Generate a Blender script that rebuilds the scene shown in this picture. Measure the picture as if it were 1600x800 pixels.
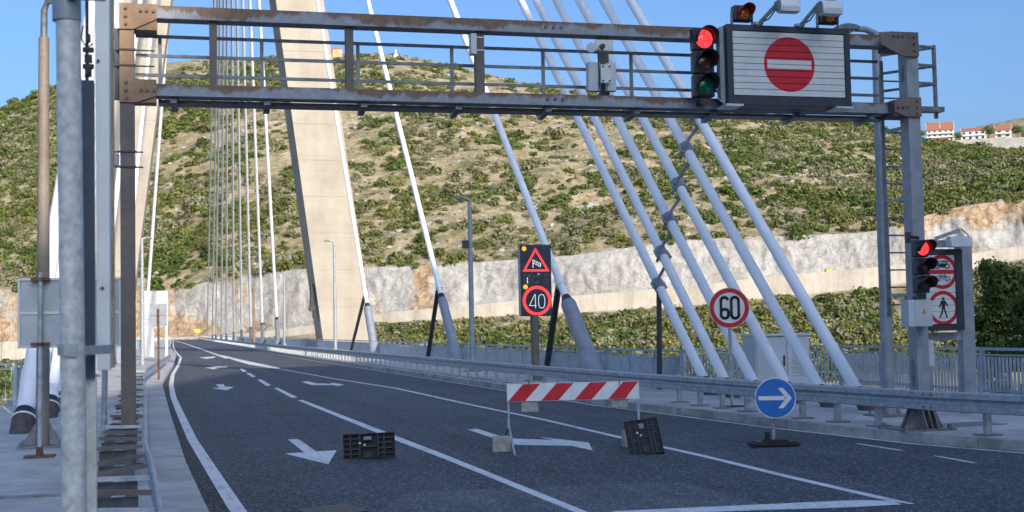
import bpy, math, random
import numpy as np
from mathutils import Vector, Matrix
random.seed(7); rng = np.random.default_rng(7)
SC = bpy.context.scene
for o in list(bpy.data.objects): bpy.data.objects.remove(o)

# ------------------------------------------------------------------ camera, world, sun, exposure
F = 2050.0; YAW = math.radians(14.6); PITCH = math.radians(3.12); ROLL = math.radians(1.15); H = 1.9
fw = Vector((math.sin(YAW)*math.cos(PITCH), math.cos(YAW)*math.cos(PITCH), math.sin(PITCH)))
r0 = Vector((math.cos(YAW), -math.sin(YAW), 0)); u0 = r0.cross(fw)
rt = r0*math.cos(ROLL) - u0*math.sin(ROLL); up = r0*math.sin(ROLL) + u0*math.cos(ROLL)
CAM = Vector((0, 0, H))
cd = bpy.data.cameras.new("camera"); co = bpy.data.objects.new("camera", cd); SC.collection.objects.link(co)
co.matrix_world = Matrix(((rt.x, up.x, -fw.x, 0), (rt.y, up.y, -fw.y, 0), (rt.z, up.z, -fw.z, H), (0, 0, 0, 1)))
cd.sensor_width = 36; cd.lens = 36*F/1600; cd.clip_end = 12000; cd.clip_start = 0.1
cd.dof.use_dof = True; cd.dof.focus_distance = 24; cd.dof.aperture_fstop = 4.5
SC.camera = co

SUN = Vector((0.24, -0.88, 0.41)).normalized()          # direction towards the sun: low, behind the camera on the right
SUN_EL = math.asin(SUN.z); SUN_AZ = math.atan2(SUN.x, SUN.y)
w = bpy.data.worlds.new("World"); SC.world = w; w.use_nodes = True
nt = w.node_tree; bg = nt.nodes["Background"]; bg.inputs[1].default_value = 0.122
sky = nt.nodes.new("ShaderNodeTexSky"); sky.sky_type = 'NISHITA'; sky.sun_disc = False
sky.sun_elevation = SUN_EL; sky.sun_rotation = SUN_AZ
sky.air_density = 0.9; sky.dust_density = 4.0; sky.ozone_density = 6.0; sky.altitude = 0
tcw = nt.nodes.new("ShaderNodeTexCoord"); mpw = nt.nodes.new("ShaderNodeMapping"); mpw.inputs["Scale"].default_value = (1.5, 1.5, 14)
nzw = nt.nodes.new("ShaderNodeTexNoise"); nzw.inputs["Scale"].default_value = 1.6; nzw.inputs["Detail"].default_value = 5
rpw = nt.nodes.new("ShaderNodeValToRGB"); rpw.color_ramp.elements[0].position = .42; rpw.color_ramp.elements[0].color = (.92, .98, 1.02, 1); rpw.color_ramp.elements[1].position = .75; rpw.color_ramp.elements[1].color = (1.04, 1.05, 1.05, 1)
mxw = nt.nodes.new("ShaderNodeMix"); mxw.data_type = 'RGBA'; mxw.blend_type = 'MULTIPLY'; mxw.inputs[0].default_value = 1
nt.links.new(tcw.outputs["Generated"], mpw.inputs["Vector"]); nt.links.new(mpw.outputs[0], nzw.inputs["Vector"]); nt.links.new(nzw.outputs[0], rpw.inputs[0])
nt.links.new(sky.outputs[0], mxw.inputs[6]); nt.links.new(rpw.outputs[0], mxw.inputs[7]); nt.links.new(mxw.outputs[2], bg.inputs[0])
sl = bpy.data.lights.new("sun", 'SUN'); sl.energy = 2.55; sl.angle = math.radians(0.5); sl.color = (1.0, 0.87, 0.70)
so = bpy.data.objects.new("sun", sl); SC.collection.objects.link(so)
so.rotation_euler = SUN.to_track_quat('Z', 'Y').to_euler()
vs = SC.view_settings; vs.view_transform = 'Standard'; vs.look = 'None'; vs.exposure = 0.92; vs.gamma = 1.0
SC.cycles.max_bounces = 6

# ------------------------------------------------------------------ pixel -> place helpers (a ray met with a real plane)
def ray(x, y): return fw + rt*((x-800)/F) + up*((400-y)/F)
def at(x, y, Y): d = ray(x, y); return CAM + d*(Y/d.y)
def gp(x, y, z=0.0): d = ray(x, y); return CAM + d*((z-H)/d.z)

# ------------------------------------------------------------------ materials
MATS = {}
def nd(m, t, **k):
    n = m.node_tree.nodes.new(t)
    for a, b in k.items(): setattr(n, a, b)
    return n
def newmat(name):
    m = bpy.data.materials.new(name); m.use_nodes = True; MATS[name] = m
    return m, m.node_tree.nodes["Principled BSDF"], m.node_tree.links
def ramp(m, stops, src=None):
    r = nd(m, "ShaderNodeValToRGB"); e = r.color_ramp.elements
    while len(e) > 1: e.remove(e[-1])
    e[0].position, c = stops[0]; e[0].color = (*c, 1)
    for p, c in stops[1:]:
        q = e.new(p); q.color = (*c, 1)
    if src: m.node_tree.links.new(src, r.inputs[0])
    return r
def noise(m, scale, detail=4, rough=.55, vec=None, dist=0.0):
    n = nd(m, "ShaderNodeTexNoise"); n.inputs["Scale"].default_value = scale; n.inputs["Detail"].default_value = detail
    n.inputs["Roughness"].default_value = rough; n.inputs["Distortion"].default_value = dist
    if vec is None: vec = nd(m, "ShaderNodeNewGeometry").outputs["Position"]
    m.node_tree.links.new(vec, n.inputs["Vector"]); return n
def stretch(m, sx, sy, sz, src=None):
    mp = nd(m, "ShaderNodeMapping"); mp.inputs["Scale"].default_value = (sx, sy, sz)
    m.node_tree.links.new(src or nd(m, "ShaderNodeNewGeometry").outputs["Position"], mp.inputs["Vector"]); return mp.outputs[0]
def bump(m, src, strength, dist=.01):
    b = nd(m, "ShaderNodeBump"); b.inputs["Strength"].default_value = strength; b.inputs["Distance"].default_value = dist
    m.node_tree.links.new(src, b.inputs["Height"])
    m.node_tree.links.new(b.outputs[0], m.node_tree.nodes["Principled BSDF"].inputs["Normal"]); return b
def mix(m, fac, a, b, mode='MIX'):
    x = nd(m, "ShaderNodeMix", data_type='RGBA', blend_type=mode); L = m.node_tree.links
    for s, v in ((0, fac), (6, a), (7, b)):
        if isinstance(v, (int, float)): x.inputs[s].default_value = v
        elif isinstance(v, tuple): x.inputs[s].default_value = (*v, 1)
        else: L.new(v, x.inputs[s])
    return x.outputs[2]
def vmath(m, op, a, b=None, c=None):
    n = nd(m, "ShaderNodeMath", operation=op)
    for i, v in enumerate((a, b, c)):
        if v is None: continue
        if isinstance(v, (int, float)): n.inputs[i].default_value = v
        else: m.node_tree.links.new(v, n.inputs[i])
    return n.outputs[0]
def simple(name, col, rough=.6, metal=0.0, var=.15, scale=6.0, bmp=0.0, spec=None):
    m, p, L = newmat(name)
    n = noise(m, scale, 5); c2 = tuple(max(0, c*(1-var*1.6)) for c in col); c1 = tuple(min(1, c*(1+var*.8)) for c in col)
    r = ramp(m, [(.3, c2), (.7, c1)], n.outputs[0]); L.new(r.outputs[0], p.inputs["Base Color"])
    p.inputs["Roughness"].default_value = rough; p.inputs["Metallic"].default_value = metal
    if spec is not None: p.inputs["Specular IOR Level"].default_value = spec
    if bmp: bump(m, noise(m, scale*6, 4).outputs[0], bmp)
    return m
def emit(name, col, st):
    m, p, L = newmat(name); p.inputs["Base Color"].default_value = (*[c*.5 for c in col], 1)
    p.inputs["Emission Color"].default_value = (*col, 1); p.inputs["Emission Strength"].default_value = st
    p.inputs["Roughness"].default_value = .3; return m

galv = simple("galvanised", (.42, .455, .49), .45, .2, .22, 9, .05)
galv_pole = simple("galvanised_pole", (.66, .655, .63), .5, .05, .22, 22, .08)
galv_dark = simple("galvanised_dark", (.20, .22, .24), .5, .3, .25, 8, .05)
steel_grey = simple("grey_paint_steel", (.30, .33, .37), .45, .1, .15, 5, .03)
rail_mat = simple("railing_paint", (.36, .43, .50), .45, .1, .15, 4)
white_cable = simple("cable_white", (.87, .88, .89), .45, 0, .04, 1.2)
anchor_mat = simple("anchor_grey", (.27, .30, .345), .5, .1, .12, 3)
strut_dark = simple("strut_dark", (.035, .035, .04), .5, 0, .2, 5)
rubber = simple("rubber", (.018, .018, .02), .75, 0, .35, 12, .2)
black_plastic = simple("black_plastic", (.016, .019, .024), .42, 0, .2, 10)
navy_frame = simple("display_frame", (.028, .04, .06), .5, 0, .2, 5)
alu_light = simple("aluminium_light", (.58, .61, .63), .42, .2, .08, 4)
cab_paint = simple("cabinet_paint", (.52, .56, .60), .5, 0, .08, 2)
conc_block = simple("concrete_block", (.40, .39, .36), .9, 0, .25, 12, .4)
red_paint = simple("red_paint", (.62, .012, .03), .4, 0, .12, 6)
blue_paint = simple("blue_paint", (.012, .16, .52), .35, 0, .08, 5)
white_paint = simple("white_paint", (.78, .79, .80), .4, 0, .08, 7)
black_paint = simple("black_paint", (.015, .015, .02), .4, 0, .1, 6)
rust_pipe = simple("rusty_pipe", (.18, .09, .055), .8, .1, .45, 9, .2)
beige_strip = simple("sign_face_edge", (.50, .40, .26), .6, 0, .2, 5)
panel_back = simple("sign_back", (.40, .43, .46), .45, .25, .1, 3)
glass_dark = simple("window_glass", (.03, .04, .05), .1, 0, .3, 1)
bark = simple("bark", (.11, .085, .06), .9, 0, .4, 6, .5)
yellow_paint = simple("yellow_paint", (.75, .48, .03), .5)
car_paint = simple("car_paint", (.5, .5, .5), .3)

def mk_asphalt(name, a, b):
    m, p, L = newmat(name)
    n1 = noise(m, 45, 6, .75); n2 = noise(m, .35, 4, .6); n3 = noise(m, 1, 4, .6, stretch(m, 1.6, .04, 1))
    c = ramp(m, [(.36, a), (.5, tuple((x+y)/2 for x, y in zip(a, b))), (.66, b)], n1.outputs[0]).outputs[0]
    c = mix(m, 1.0, c, ramp(m, [(.3, (.72, .72, .72)), (.7, (1.15, 1.15, 1.15))], n2.outputs[0]).outputs[0], 'MULTIPLY')
    c = mix(m, .85, c, ramp(m, [(.3, (.68, .68, .68)), (.7, (1.2, 1.2, 1.2))], n3.outputs[0]).outputs[0], 'MULTIPLY')
    v = nd(m, "ShaderNodeTexVoronoi"); v.inputs["Scale"].default_value = 42
    L.new(nd(m, "ShaderNodeNewGeometry").outputs["Position"], v.inputs["Vector"])
    sp = ramp(m, [(.0, (.0, .0, .0)), (.80, (.0, .0, .0)), (.90, (.13, .135, .145)), (1.0, (.24, .245, .26))], None)
    sepc = nd(m, "ShaderNodeSeparateColor"); L.new(v.outputs["Color"], sepc.inputs[0]); L.new(sepc.outputs[0], sp.inputs[0])
    c = mix(m, 1.0, c, sp.outputs[0], 'ADD')
    L.new(c, p.inputs["Base Color"]); p.inputs["Roughness"].default_value = .82
    bump(m, n1.outputs[0], .8, .012); return m
asphalt = mk_asphalt("asphalt", (.024, .028, .036), (.088, .096, .112))
asphalt_patch = mk_asphalt("asphalt_patch", (.055, .06, .07), (.15, .158, .172))
gutter = mk_asphalt("gutter_asphalt", (.012, .013, .015), (.055, .055, .055))
def mk_paint():
    m, p, L = newmat("road_paint")
    n = noise(m, 40, 6, .8); n2 = noise(m, 2.2, 5, .7)
    n5 = noise(m, 1.0, 5, .7, stretch(m, 9, .8, 1)); a = vmath(m, 'MULTIPLY_ADD', n2.outputs[0], .55, vmath(m, 'MULTIPLY_ADD', n5.outputs[0], .5, vmath(m, 'SUBTRACT', n.outputs[0], .25)))
    L.new(ramp(m, [(.56, (.12, .125, .135)), (.68, (.50, .52, .54)), (.74, (.70, .71, .72)), (.92, (.78, .79, .79))], a).outputs[0], p.inputs["Base Color"])
    p.inputs["Roughness"].default_value = .7; bump(m, n.outputs[0], .4, .006); return m
road_paint = mk_paint()
def mk_concrete(name, a, b, sc=2.0, stain=.5):
    m, p, L = newmat(name)
    n = noise(m, sc, 7, .65); n2 = noise(m, sc*.25, 4, .6); n3 = noise(m, 60, 3, .6)
    c = ramp(m, [(.3, a), (.7, b)], n.outputs[0]).outputs[0]
    c = mix(m, stain, c, ramp(m, [(.35, (.6, .58, .55)), (.6, (1.05, 1.05, 1.05))], n2.outputs[0]).outputs[0], 'MULTIPLY')
    c = mix(m, .5, c, ramp(m, [(.3, (.75, .75, .75)), (.7, (1.15, 1.15, 1.15))], n3.outputs[0]).outputs[0], 'MULTIPLY')
    L.new(c, p.inputs["Base Color"]); p.inputs["Roughness"].default_value = .9; bump(m, n3.outputs[0], .4, .008); return m
pave = mk_concrete("pavement_concrete", (.42, .415, .40), (.58, .57, .55))
kerb_mat = mk_concrete("kerb_concrete", (.34, .33, .31), (.52, .50, .47), 3.5, .8)
def mk_pylon():
    m, p, L = newmat("pylon_concrete")
    n = noise(m, .35, 6, .6); n2 = noise(m, .6, 5, .6, stretch(m, 1.0, 1.0, .12)); n3 = noise(m, 7, 5, .6); n6 = noise(m, 1.0, 4, .6, stretch(m, .06, .06, 5.0))
    c = ramp(m, [(.3, (.385, .34, .275)), (.7, (.49, .44, .365))], n.outputs[0]).outputs[0]
    c = mix(m, .6, c, ramp(m, [(.3, (.82, .81, .79)), (.65, (1.06, 1.06, 1.06))], n2.outputs[0]).outputs[0], 'MULTIPLY')
    c = mix(m, .5, c, ramp(m, [(.3, (.9, .9, .9)), (.7, (1.06, 1.06, 1.06))], n3.outputs[0]).outputs[0], 'MULTIPLY')
    c = mix(m, .35, c, ramp(m, [(.3, (.88, .88, .88)), (.6, (1.04, 1.04, 1.04))], n6.outputs[0]).outputs[0], 'MULTIPLY')
    L.new(c, p.inputs["Base Color"]); p.inputs["Roughness"].default_value = .9; bump(m, n3.outputs[0], .3, .03); return m
pylon_mat = mk_pylon()
def mk_corten(name, zt, zb):
    """brown weathered steel over grey: brown runs down from the top edge in ragged tongues"""
    m, p, L = newmat(name)
    geo = nd(m, "ShaderNodeNewGeometry"); sx = nd(m, "ShaderNodeSeparateXYZ"); L.new(geo.outputs["Position"], sx.inputs[0])
    n = noise(m, 1.0, 5, .6, stretch(m, 4.0, 4.0, .35)); nb = noise(m, .9, 3, .5, stretch(m, 1, 1, .2))
    h = vmath(m, 'DIVIDE', vmath(m, 'SUBTRACT', sx.outputs[2], zb), zt-zb)
    f = vmath(m, 'MULTIPLY_ADD', n.outputs[0], 2.2, vmath(m, 'MULTIPLY_ADD', nb.outputs[0], 1.6, vmath(m, 'ADD', h, -2.35)))
    n4 = noise(m, 10, 5, .7)
    brown = ramp(m, [(.3, (.125, .078, .052)), (.7, (.215, .14, .095))], n4.outputs[0]).outputs[0]
    grey = ramp(m, [(.3, (.19, .215, .25)), (.7, (.31, .34, .38))], n4.outputs[0]).outputs[0]
    fr = ramp(m, [(.0, (0, 0, 0)), (.25, (1, 1, 1))], f)
    L.new(mix(m, fr.outputs[0], grey, brown), p.inputs["Base Color"])
    p.inputs["Roughness"].default_value = .62; p.inputs["Metallic"].default_value = .15; bump(m, n4.outputs[0], .08); return m
corten_top = mk_corten("weathered_top_chord", 6.47, 6.27)
corten_bot = mk_corten("weathered_bottom_chord", 5.40, 5.22)
def mk_brown(name, a, b):
    m, p, L = newmat(name); n = noise(m, 2.0, 6, .65, stretch(m, 1, 1, .5)); n2 = noise(m, 14, 4, .6)
    c = ramp(m, [(.3, a), (.7, b)], n.outputs[0]).outputs[0]
    c = mix(m, .6, c, ramp(m, [(.3, (.8, .8, .8)), (.7, (1.15, 1.15, 1.15))], n2.outputs[0]).outputs[0], 'MULTIPLY')
    L.new(c, p.inputs["Base Color"]); p.inputs["Roughness"].default_value = .65; p.inputs["Metallic"].default_value = .1; bump(m, n2.outputs[0], .1); return m
brown = mk_brown("weathered_brown", (.20, .125, .075), (.34, .225, .14))
brown_mid = mk_brown("weathered_mid", (.12, .10, .085), (.21, .175, .15))
brown_dark = mk_brown("weathered_dark", (.10, .085, .075), (.19, .16, .14))

def mk_shot():
    m, p, L = newmat("rock_face")
    n = noise(m, .06, 8, .62); n2 = noise(m, .35, 8, .7, None, 1.2); n3 = noise(m, .016, 3, .5); n5 = noise(m, .10, 6, .65, stretch(m, 1, 1, .18))
    at_ = nd(m, "ShaderNodeAttribute"); at_.attribute_name = "orange"
    grey = ramp(m, [(.25, (.22, .21, .19)), (.45, (.40, .385, .36)), (.75, (.53, .515, .485))], n2.outputs[0]).outputs[0]
    grey = mix(m, .75, grey, ramp(m, [(.3, (.62, .60, .57)), (.6, (1.06, 1.06, 1.05))], n5.outputs[0]).outputs[0], 'MULTIPLY')
    orange = ramp(m, [(.25, (.20, .125, .07)), (.42, (.36, .225, .125)), (.55, (.43, .33, .225)), (.72, (.50, .415, .315))], n2.outputs[0]).outputs[0]
    f = vmath(m, 'ADD', at_.outputs["Fac"], vmath(m, 'MULTIPLY_ADD', n.outputs[0], 2.2, -1.1))
    fr = ramp(m, [(.4, (0, 0, 0)), (.58, (1, 1, 1))], f).outputs[0]
    vc = nd(m, "ShaderNodeTexVoronoi", feature='DISTANCE_TO_EDGE'); vc.inputs["Scale"].default_value = .28
    wv = nd(m, "ShaderNodeVectorMath", operation='MULTIPLY_ADD'); L.new(n2.outputs["Color"], wv.inputs[0]); wv.inputs[1].default_value = (3, 3, 3); L.new(nd(m, "ShaderNodeNewGeometry").outputs["Position"], wv.inputs[2]); L.new(wv.outputs[0], vc.inputs["Vector"])
    crack = ramp(m, [(.0, (.5, .48, .45)), (.05, (.85, .85, .85)), (.14, (1, 1, 1))], vc.outputs["Distance"]).outputs[0]
    col_ = mix(m, 1.0, mix(m, fr, grey, orange), mix(m, mix(m, fr, (.35, .35, .35), (.9, .9, .9)), (1., 1., 1.), crack), 'MULTIPLY')
    L.new(col_, p.inputs["Base Color"]); p.inputs["Roughness"].default_value = .95
    bump(m, n2.outputs[0], .8, 1.2); return m
rock_mat = mk_shot()
def mk_hill():
    m, p, L = newmat("dry_hillside")
    n = noise(m, .045, 6, .6); n2 = noise(m, .35, 8, .78); n3 = noise(m, .16, 7, .75); n4 = noise(m, 1.6, 4, .7)
    soil = ramp(m, [(.28, (.22, .155, .09)), (.45, (.385, .295, .19)), (.7, (.54, .445, .325))], n2.outputs[0]).outputs[0]
    grass = ramp(m, [(.3, (.15, .135, .06)), (.7, (.33, .28, .14))], n4.outputs[0]).outputs[0]
    green = ramp(m, [(.3, (.045, .06, .02)), (.7, (.12, .135, .045))], n4.outputs[0]).outputs[0]
    c = mix(m, ramp(m, [(.42, (0, 0, 0)), (.56, (1, 1, 1))], n3.outputs[0]).outputs[0], soil, grass)
    c = mix(m, ramp(m, [(.51, (0, 0, 0)), (.64, (.8, .8, .8))], noise(m, .085, 7, .68).outputs[0]).outputs[0], c, green)
    rk = noise(m, .12, 8, .75, None, .8)
    c = mix(m, ramp(m, [(.57, (0, 0, 0)), (.63, (1, 1, 1))], rk.outputs[0]).outputs[0], c, ramp(m, [(.3, (.34, .32, .29)), (.7, (.55, .53, .49))], n2.outputs[0]).outputs[0])
    L.new(c, p.inputs["Base Color"]); p.inputs["Roughness"].default_value = .95; bump(m, n2.outputs[0], .8, .8); return m
hill_mat = mk_hill()
def mk_leaf(name, cols, scale=.45):
    m, p, L = newmat(name)
    n = noise(m, scale, 3, .6); n2 = noise(m, scale*7, 2, .6)
    c = ramp(m, [(.28, cols[0]), (.5, cols[1]), (.72, cols[2])], n.outputs[0]).outputs[0]
    c = mix(m, .8, c, ramp(m, [(.3, (.6, .6, .6)), (.7, (1.35, 1.35, 1.3))], n2.outputs[0]).outputs[0], 'MULTIPLY')
    L.new(c, p.inputs["Base Color"]); p.inputs["Roughness"].default_value = .75; p.inputs["Specular IOR Level"].default_value = .2
    return m
leaf_a = mk_leaf("leaf_olive", ((.066, .076, .021), (.13, .142, .04), (.21, .208, .08)), .12)
leaf_b = mk_leaf("leaf_green", ((.040, .062, .014), (.078, .112, .024), (.135, .168, .046)), .12)
leaf_c = mk_leaf("leaf_grey", ((.10, .105, .055), (.175, .175, .098), (.27, .26, .155)), .12)
leaf_pine = mk_leaf("leaf_pine", ((.045, .075, .018), (.085, .13, .032), (.15, .19, .055)), .8)
def mk_wall():
    m, p, L = newmat("beige_wall"); n = noise(m, 1.0, 6, .65, stretch(m, .25, .25, .04)); n2 = noise(m, .5, 6, .7)
    c = ramp(m, [(.3, (.36, .32, .265)), (.5, (.485, .44, .37)), (.7, (.56, .515, .445))], n.outputs[0]).outputs[0]
    L.new(mix(m, .7, c, ramp(m, [(.3, (.78, .76, .73)), (.65, (1.06, 1.06, 1.06))], n2.outputs[0]).outputs[0], 'MULTIPLY'), p.inputs["Base Color"]); p.inputs["Roughness"].default_value = .9; return m
wall_beige = mk_wall()
plaster = simple("plaster", (.68, .62, .54), .85, 0, .06, .4)
plaster2 = simple("plaster_pale", (.72, .70, .66), .85, 0, .06, .4)
roof_mat = simple("roof_tiles", (.36, .15, .09), .85, 0, .25, 1.5)
grit = mk_concrete("far_wall_grey", (.42, .40, .37), (.55, .53, .49), .3)
m_water, p_, L_ = newmat("water"); p_.inputs["Base Color"].default_value = (.02, .06, .08, 1); p_.inputs["Roughness"].default_value = .15
bump(m_water, noise(m_water, .4, 4).outputs[0], .4, .5)
red_led = emit("red_led", (1.0, .045, .05), .9)
white_led = emit("white_led", (.62, .66, .72), .55)
faint_led = emit("faint_led", (.12, .14, .2), .35)
amber_led = emit("amber_led", (1.0, .36, .03), .8)
def mk_lens(name, dark, col, emis=0.0):
    m, p, L = newmat(name); v = nd(m, "ShaderNodeTexVoronoi"); v.inputs["Scale"].default_value = 60
    L.new(nd(m, "ShaderNodeNewGeometry").outputs["Position"], v.inputs["Vector"])
    c = ramp(m, [(.1, col), (.7, dark)], v.outputs["Distance"]).outputs[0]
    L.new(c, p.inputs["Base Color"]); p.inputs["Roughness"].default_value = .12
    if emis: L.new(c, p.inputs["Emission Color"]); p.inputs["Emission Strength"].default_value = emis
    bump(m, v.outputs["Distance"], .3, .004); return m
lens_red = mk_lens("lens_red_lit", (.75, .01, .02), (1.0, .10, .09), .95)
lens_amber = mk_lens("lens_amber", (.03, .016, .01), (.075, .038, .02))
lens_green = mk_lens("lens_green", (.0, .06, .045), (.005, .19, .13))
lens_dark = mk_lens("lens_dark", (.02, .018, .02), (.05, .04, .04))
lens_orange = mk_lens("lens_orange", (.25, .06, .01), (.75, .28, .03))
visor_red = simple("visor_red", (.35, .02, .015), .4)

# printed symbols of the prism displays: colour only, on the real slats (object coordinates)
def mk_print(name, kind):
    m, p, L = newmat(name)
    tc = nd(m, "ShaderNodeTexCoord"); s = nd(m, "ShaderNodeSeparateXYZ"); L.new(tc.outputs["Object"], s.inputs[0])
    x, z = s.outputs[0], s.outputs[2]
    base = ramp(m, [(.3, (.56, .58, .59)), (.7, (.66, .68, .68))], noise(m, 5, 4).outputs[0]).outputs[0]
    red = ramp(m, [(.3, (.46, .008, .025)), (.7, (.60, .015, .035))], noise(m, 6, 4).outputs[0]).outputs[0]
    def circ(cx, cz, r):
        dx = vmath(m, 'SUBTRACT', x, cx); dz = vmath(m, 'SUBTRACT', z, cz)
        return vmath(m, 'LESS_THAN', vmath(m, 'SQRT', vmath(m, 'ADD', vmath(m, 'MULTIPLY', dx, dx), vmath(m, 'MULTIPLY', dz, dz))), r)
    def rect(cx, cz, hx, hz):
        return vmath(m, 'MULTIPLY', vmath(m, 'LESS_THAN', vmath(m, 'ABSOLUTE', vmath(m, 'SUBTRACT', x, cx)), hx),
                     vmath(m, 'LESS_THAN', vmath(m, 'ABSOLUTE', vmath(m, 'SUBTRACT', z, cz)), hz))
    if kind == 'noentry':
        c = mix(m, circ(0, 0, .425), base, red); c = mix(m, rect(0, 0, .37, .068), c, base)
    else:
        c = base
        for cz in (.33, -.33):
            c = mix(m, circ(0, cz, .315), c, red); c = mix(m, circ(0, cz, .245), c, base)
        bar = vmath(m, 'MULTIPLY', rect(0, .33, .3, .038), circ(0, .33, .30)); c = mix(m, bar, c, red)
    L.new(c, p.inputs["Base Color"]); p.inputs["Roughness"].default_value = .45; return m
print_noentry = mk_print("no_entry_print", 'noentry'); print_prohibit = mk_print("prohibition_print", 'prohibit')

# ------------------------------------------------------------------ mesh builder
class MB:
    def __init__(s): s.v = []; s.f = []; s.sm = []
    def add(s, vs, fs, smooth=False):
        b = len(s.v); s.v += [tuple(v) for v in vs]; s.f += [tuple(i+b for i in f) for f in fs]; s.sm += [smooth]*len(fs); return s
    def box(s, c, d, M=None):
        x, y, z = (k/2 for k in d); c = Vector(c)
        vs = [Vector((a*x, b*y, e*z)) for e in (-1, 1) for a, b in ((-1, -1), (1, -1), (1, 1), (-1, 1))]
        if M is not None: vs = [M @ v for v in vs]
        return s.add([v+c for v in vs], [(3, 2, 1, 0), (4, 5, 6, 7), (0, 1, 5, 4), (1, 2, 6, 5), (2, 3, 7, 6), (3, 0, 4, 7)])
    def span(s, a, b): # axis box between corners
        a = Vector(a); b = Vector(b); return s.box((a+b)/2, [abs(k) for k in (b-a)])
    def bar(s, p0, p1, wd, ht, upv=(0, 0, 1)):
        p0 = Vector(p0); p1 = Vector(p1); d = (p1-p0); l = d.length; d.normalize(); u = Vector(upv)
        x = d.cross(u); x = x.normalized() if x.length > 1e-4 else Vector((1, 0, 0)); u = x.cross(d).normalized()
        M = Matrix((x, d, u)).transposed(); return s.box((p0+p1)/2, (wd, l, ht), M)
    def tube(s, pts, r, n=12, caps=True):
        pts = [Vector(p) for p in pts]; rs = r if isinstance(r, (list, tuple)) else [r]*len(pts)
        rings = []; px = None
        for i, p in enumerate(pts):
            d = (pts[min(i+1, len(pts)-1)]-pts[max(i-1, 0)]).normalized()
            if px is None: px = d.orthogonal().normalized()
            px = (px - d*px.dot(d)).normalized(); py = d.cross(px)
            rings.append([p+(px*math.cos(2*math.pi*k/n)+py*math.sin(2*math.pi*k/n))*rs[i] for k in range(n)])
        vs = [v for q in rings for v in q]
        fs = [(i*n+k, i*n+(k+1) % n, (i+1)*n+(k+1) % n, (i+1)*n+k) for i in range(len(pts)-1) for k in range(n)]
        s.add(vs, fs, True)
        if caps:
            s.add(rings[0], [tuple(reversed(range(n)))]); s.add(rings[-1], [tuple(range(n))])
        return s
    def prism(s, poly, o, ax, ay, t):
        """outline poly (2D) in plane (o, ax, ay), thickness vector t"""
        o = Vector(o); ax = Vector(ax); ay = Vector(ay); t = Vector(t); n = len(poly)
        a = [o+ax*p[0]+ay*p[1] for p in poly]; b = [p+t for p in a]
        ar = sum(poly[i][0]*poly[(i+1) % n][1]-poly[(i+1) % n][0]*poly[i][1] for i in range(n))
        if (ar > 0) == (ax.cross(ay).dot(t) > 0): fs = [tuple(reversed(range(n))), tuple(range(n, 2*n))]; q = lambda i: (i, (i+1) % n, n+(i+1) % n, n+i)
        else: fs = [tuple(range(n)), tuple(reversed(range(n, 2*n)))]; q = lambda i: ((i+1) % n, i, n+i, n+(i+1) % n)
        return s.add(a+b, fs+[q(i) for i in range(n)])
    def ribbon(s, pts, wd, o, ax, ay, t):
        for (x0, y0), (x1, y1) in zip(pts[:-1], pts[1:]):
            dx, dy = x1-x0, y1-y0; l = math.hypot(dx, dy) or 1; e = wd*.5; ux, uy = dx/l*e*.7, dy/l*e*.7; nx, ny = -dy/l*e, dx/l*e
            s.prism([(x0-ux+nx, y0-uy+ny), (x0-ux-nx, y0-uy-ny), (x1+ux-nx, y1+uy-ny), (x1+ux+nx, y1+uy+ny)], o, ax, ay, t)
        return s
    def ring(s, ro, ri, c, ax, ay, t, n=48):
        c = Vector(c); ax = Vector(ax); ay = Vector(ay); t = Vector(t); vs = []
        for k in range(n):
            a = 2*math.pi*k/n; d = ax*math.cos(a)+ay*math.sin(a); vs += [c+d*ro, c+d*ri, c+d*ro+t, c+d*ri+t]
        fs = []
        for k in range(n):
            i = 4*k; j = 4*((k+1) % n); fs += [(i+2, j+2, j+3, i+3), (i, i+1, j+1, j), (i, j, j+2, i+2), (i+1, i+3, j+3, j+1)]
        return s.add(vs, fs)
    def disc(s, r, c, ax, ay, t, n=48): return s.prism([(r*math.cos(2*math.pi*k/n), r*math.sin(2*math.pi*k/n)) for k in range(n)], c, ax, ay, t)
    def sheet(s, pts): return s.add(pts, [tuple(range(len(pts)))])
    def strip(s, a, b): # quads between two polylines
        n = len(a); return s.add(list(a)+list(b), [(i, i+1, n+i+1, n+i) for i in range(n-1)])
    def mesh(s, name, mat, org=(0, 0, 0)):
        me = bpy.data.meshes.new(name); o = Vector(org)
        me.from_pydata([tuple(Vector(v)-o) for v in s.v], [], s.f); me.update()
        me.polygons.foreach_set("use_smooth", s.sm); me.materials.append(mat); return me
    def build(s, name, mat, parent=None, org=None, bevel=0):
        o_ = ORG.get(parent.name, Vector()) if parent else Vector(org or (0, 0, 0))
        ob = bpy.data.objects.new(name, s.mesh(name, mat, o_)); SC.collection.objects.link(ob)
        if parent: ob.parent = parent; ORG[ob.name] = o_
        else: ob.location = o_; ORG[ob.name] = o_
        if bevel:
            b = ob.modifiers.new("bevel", 'BEVEL'); b.width = bevel; b.segments = 2; b.limit_method = 'ANGLE'
        return ob
ORG = {}
def tag(o, label=None, cat=None, group=None, kind=None):
    if label: o["label"] = label
    if cat: o["category"] = cat
    if group: o["group"] = group
    if kind: o["kind"] = kind
    return o
def thing(name, label, cat, loc=(0, 0, 0), group=None):
    o = bpy.data.objects.new(name, None); SC.collection.objects.link(o); o.location = loc; o.empty_display_size = .3
    ORG[o.name] = Vector(loc); return tag(o, label, cat, group)
def linked(name, me, parent, loc=(0, 0, 0), rot=None):
    o = bpy.data.objects.new(name, me); SC.collection.objects.link(o); o.parent = parent; o.location = loc
    if rot: o.rotation_euler = rot
    return o
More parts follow.
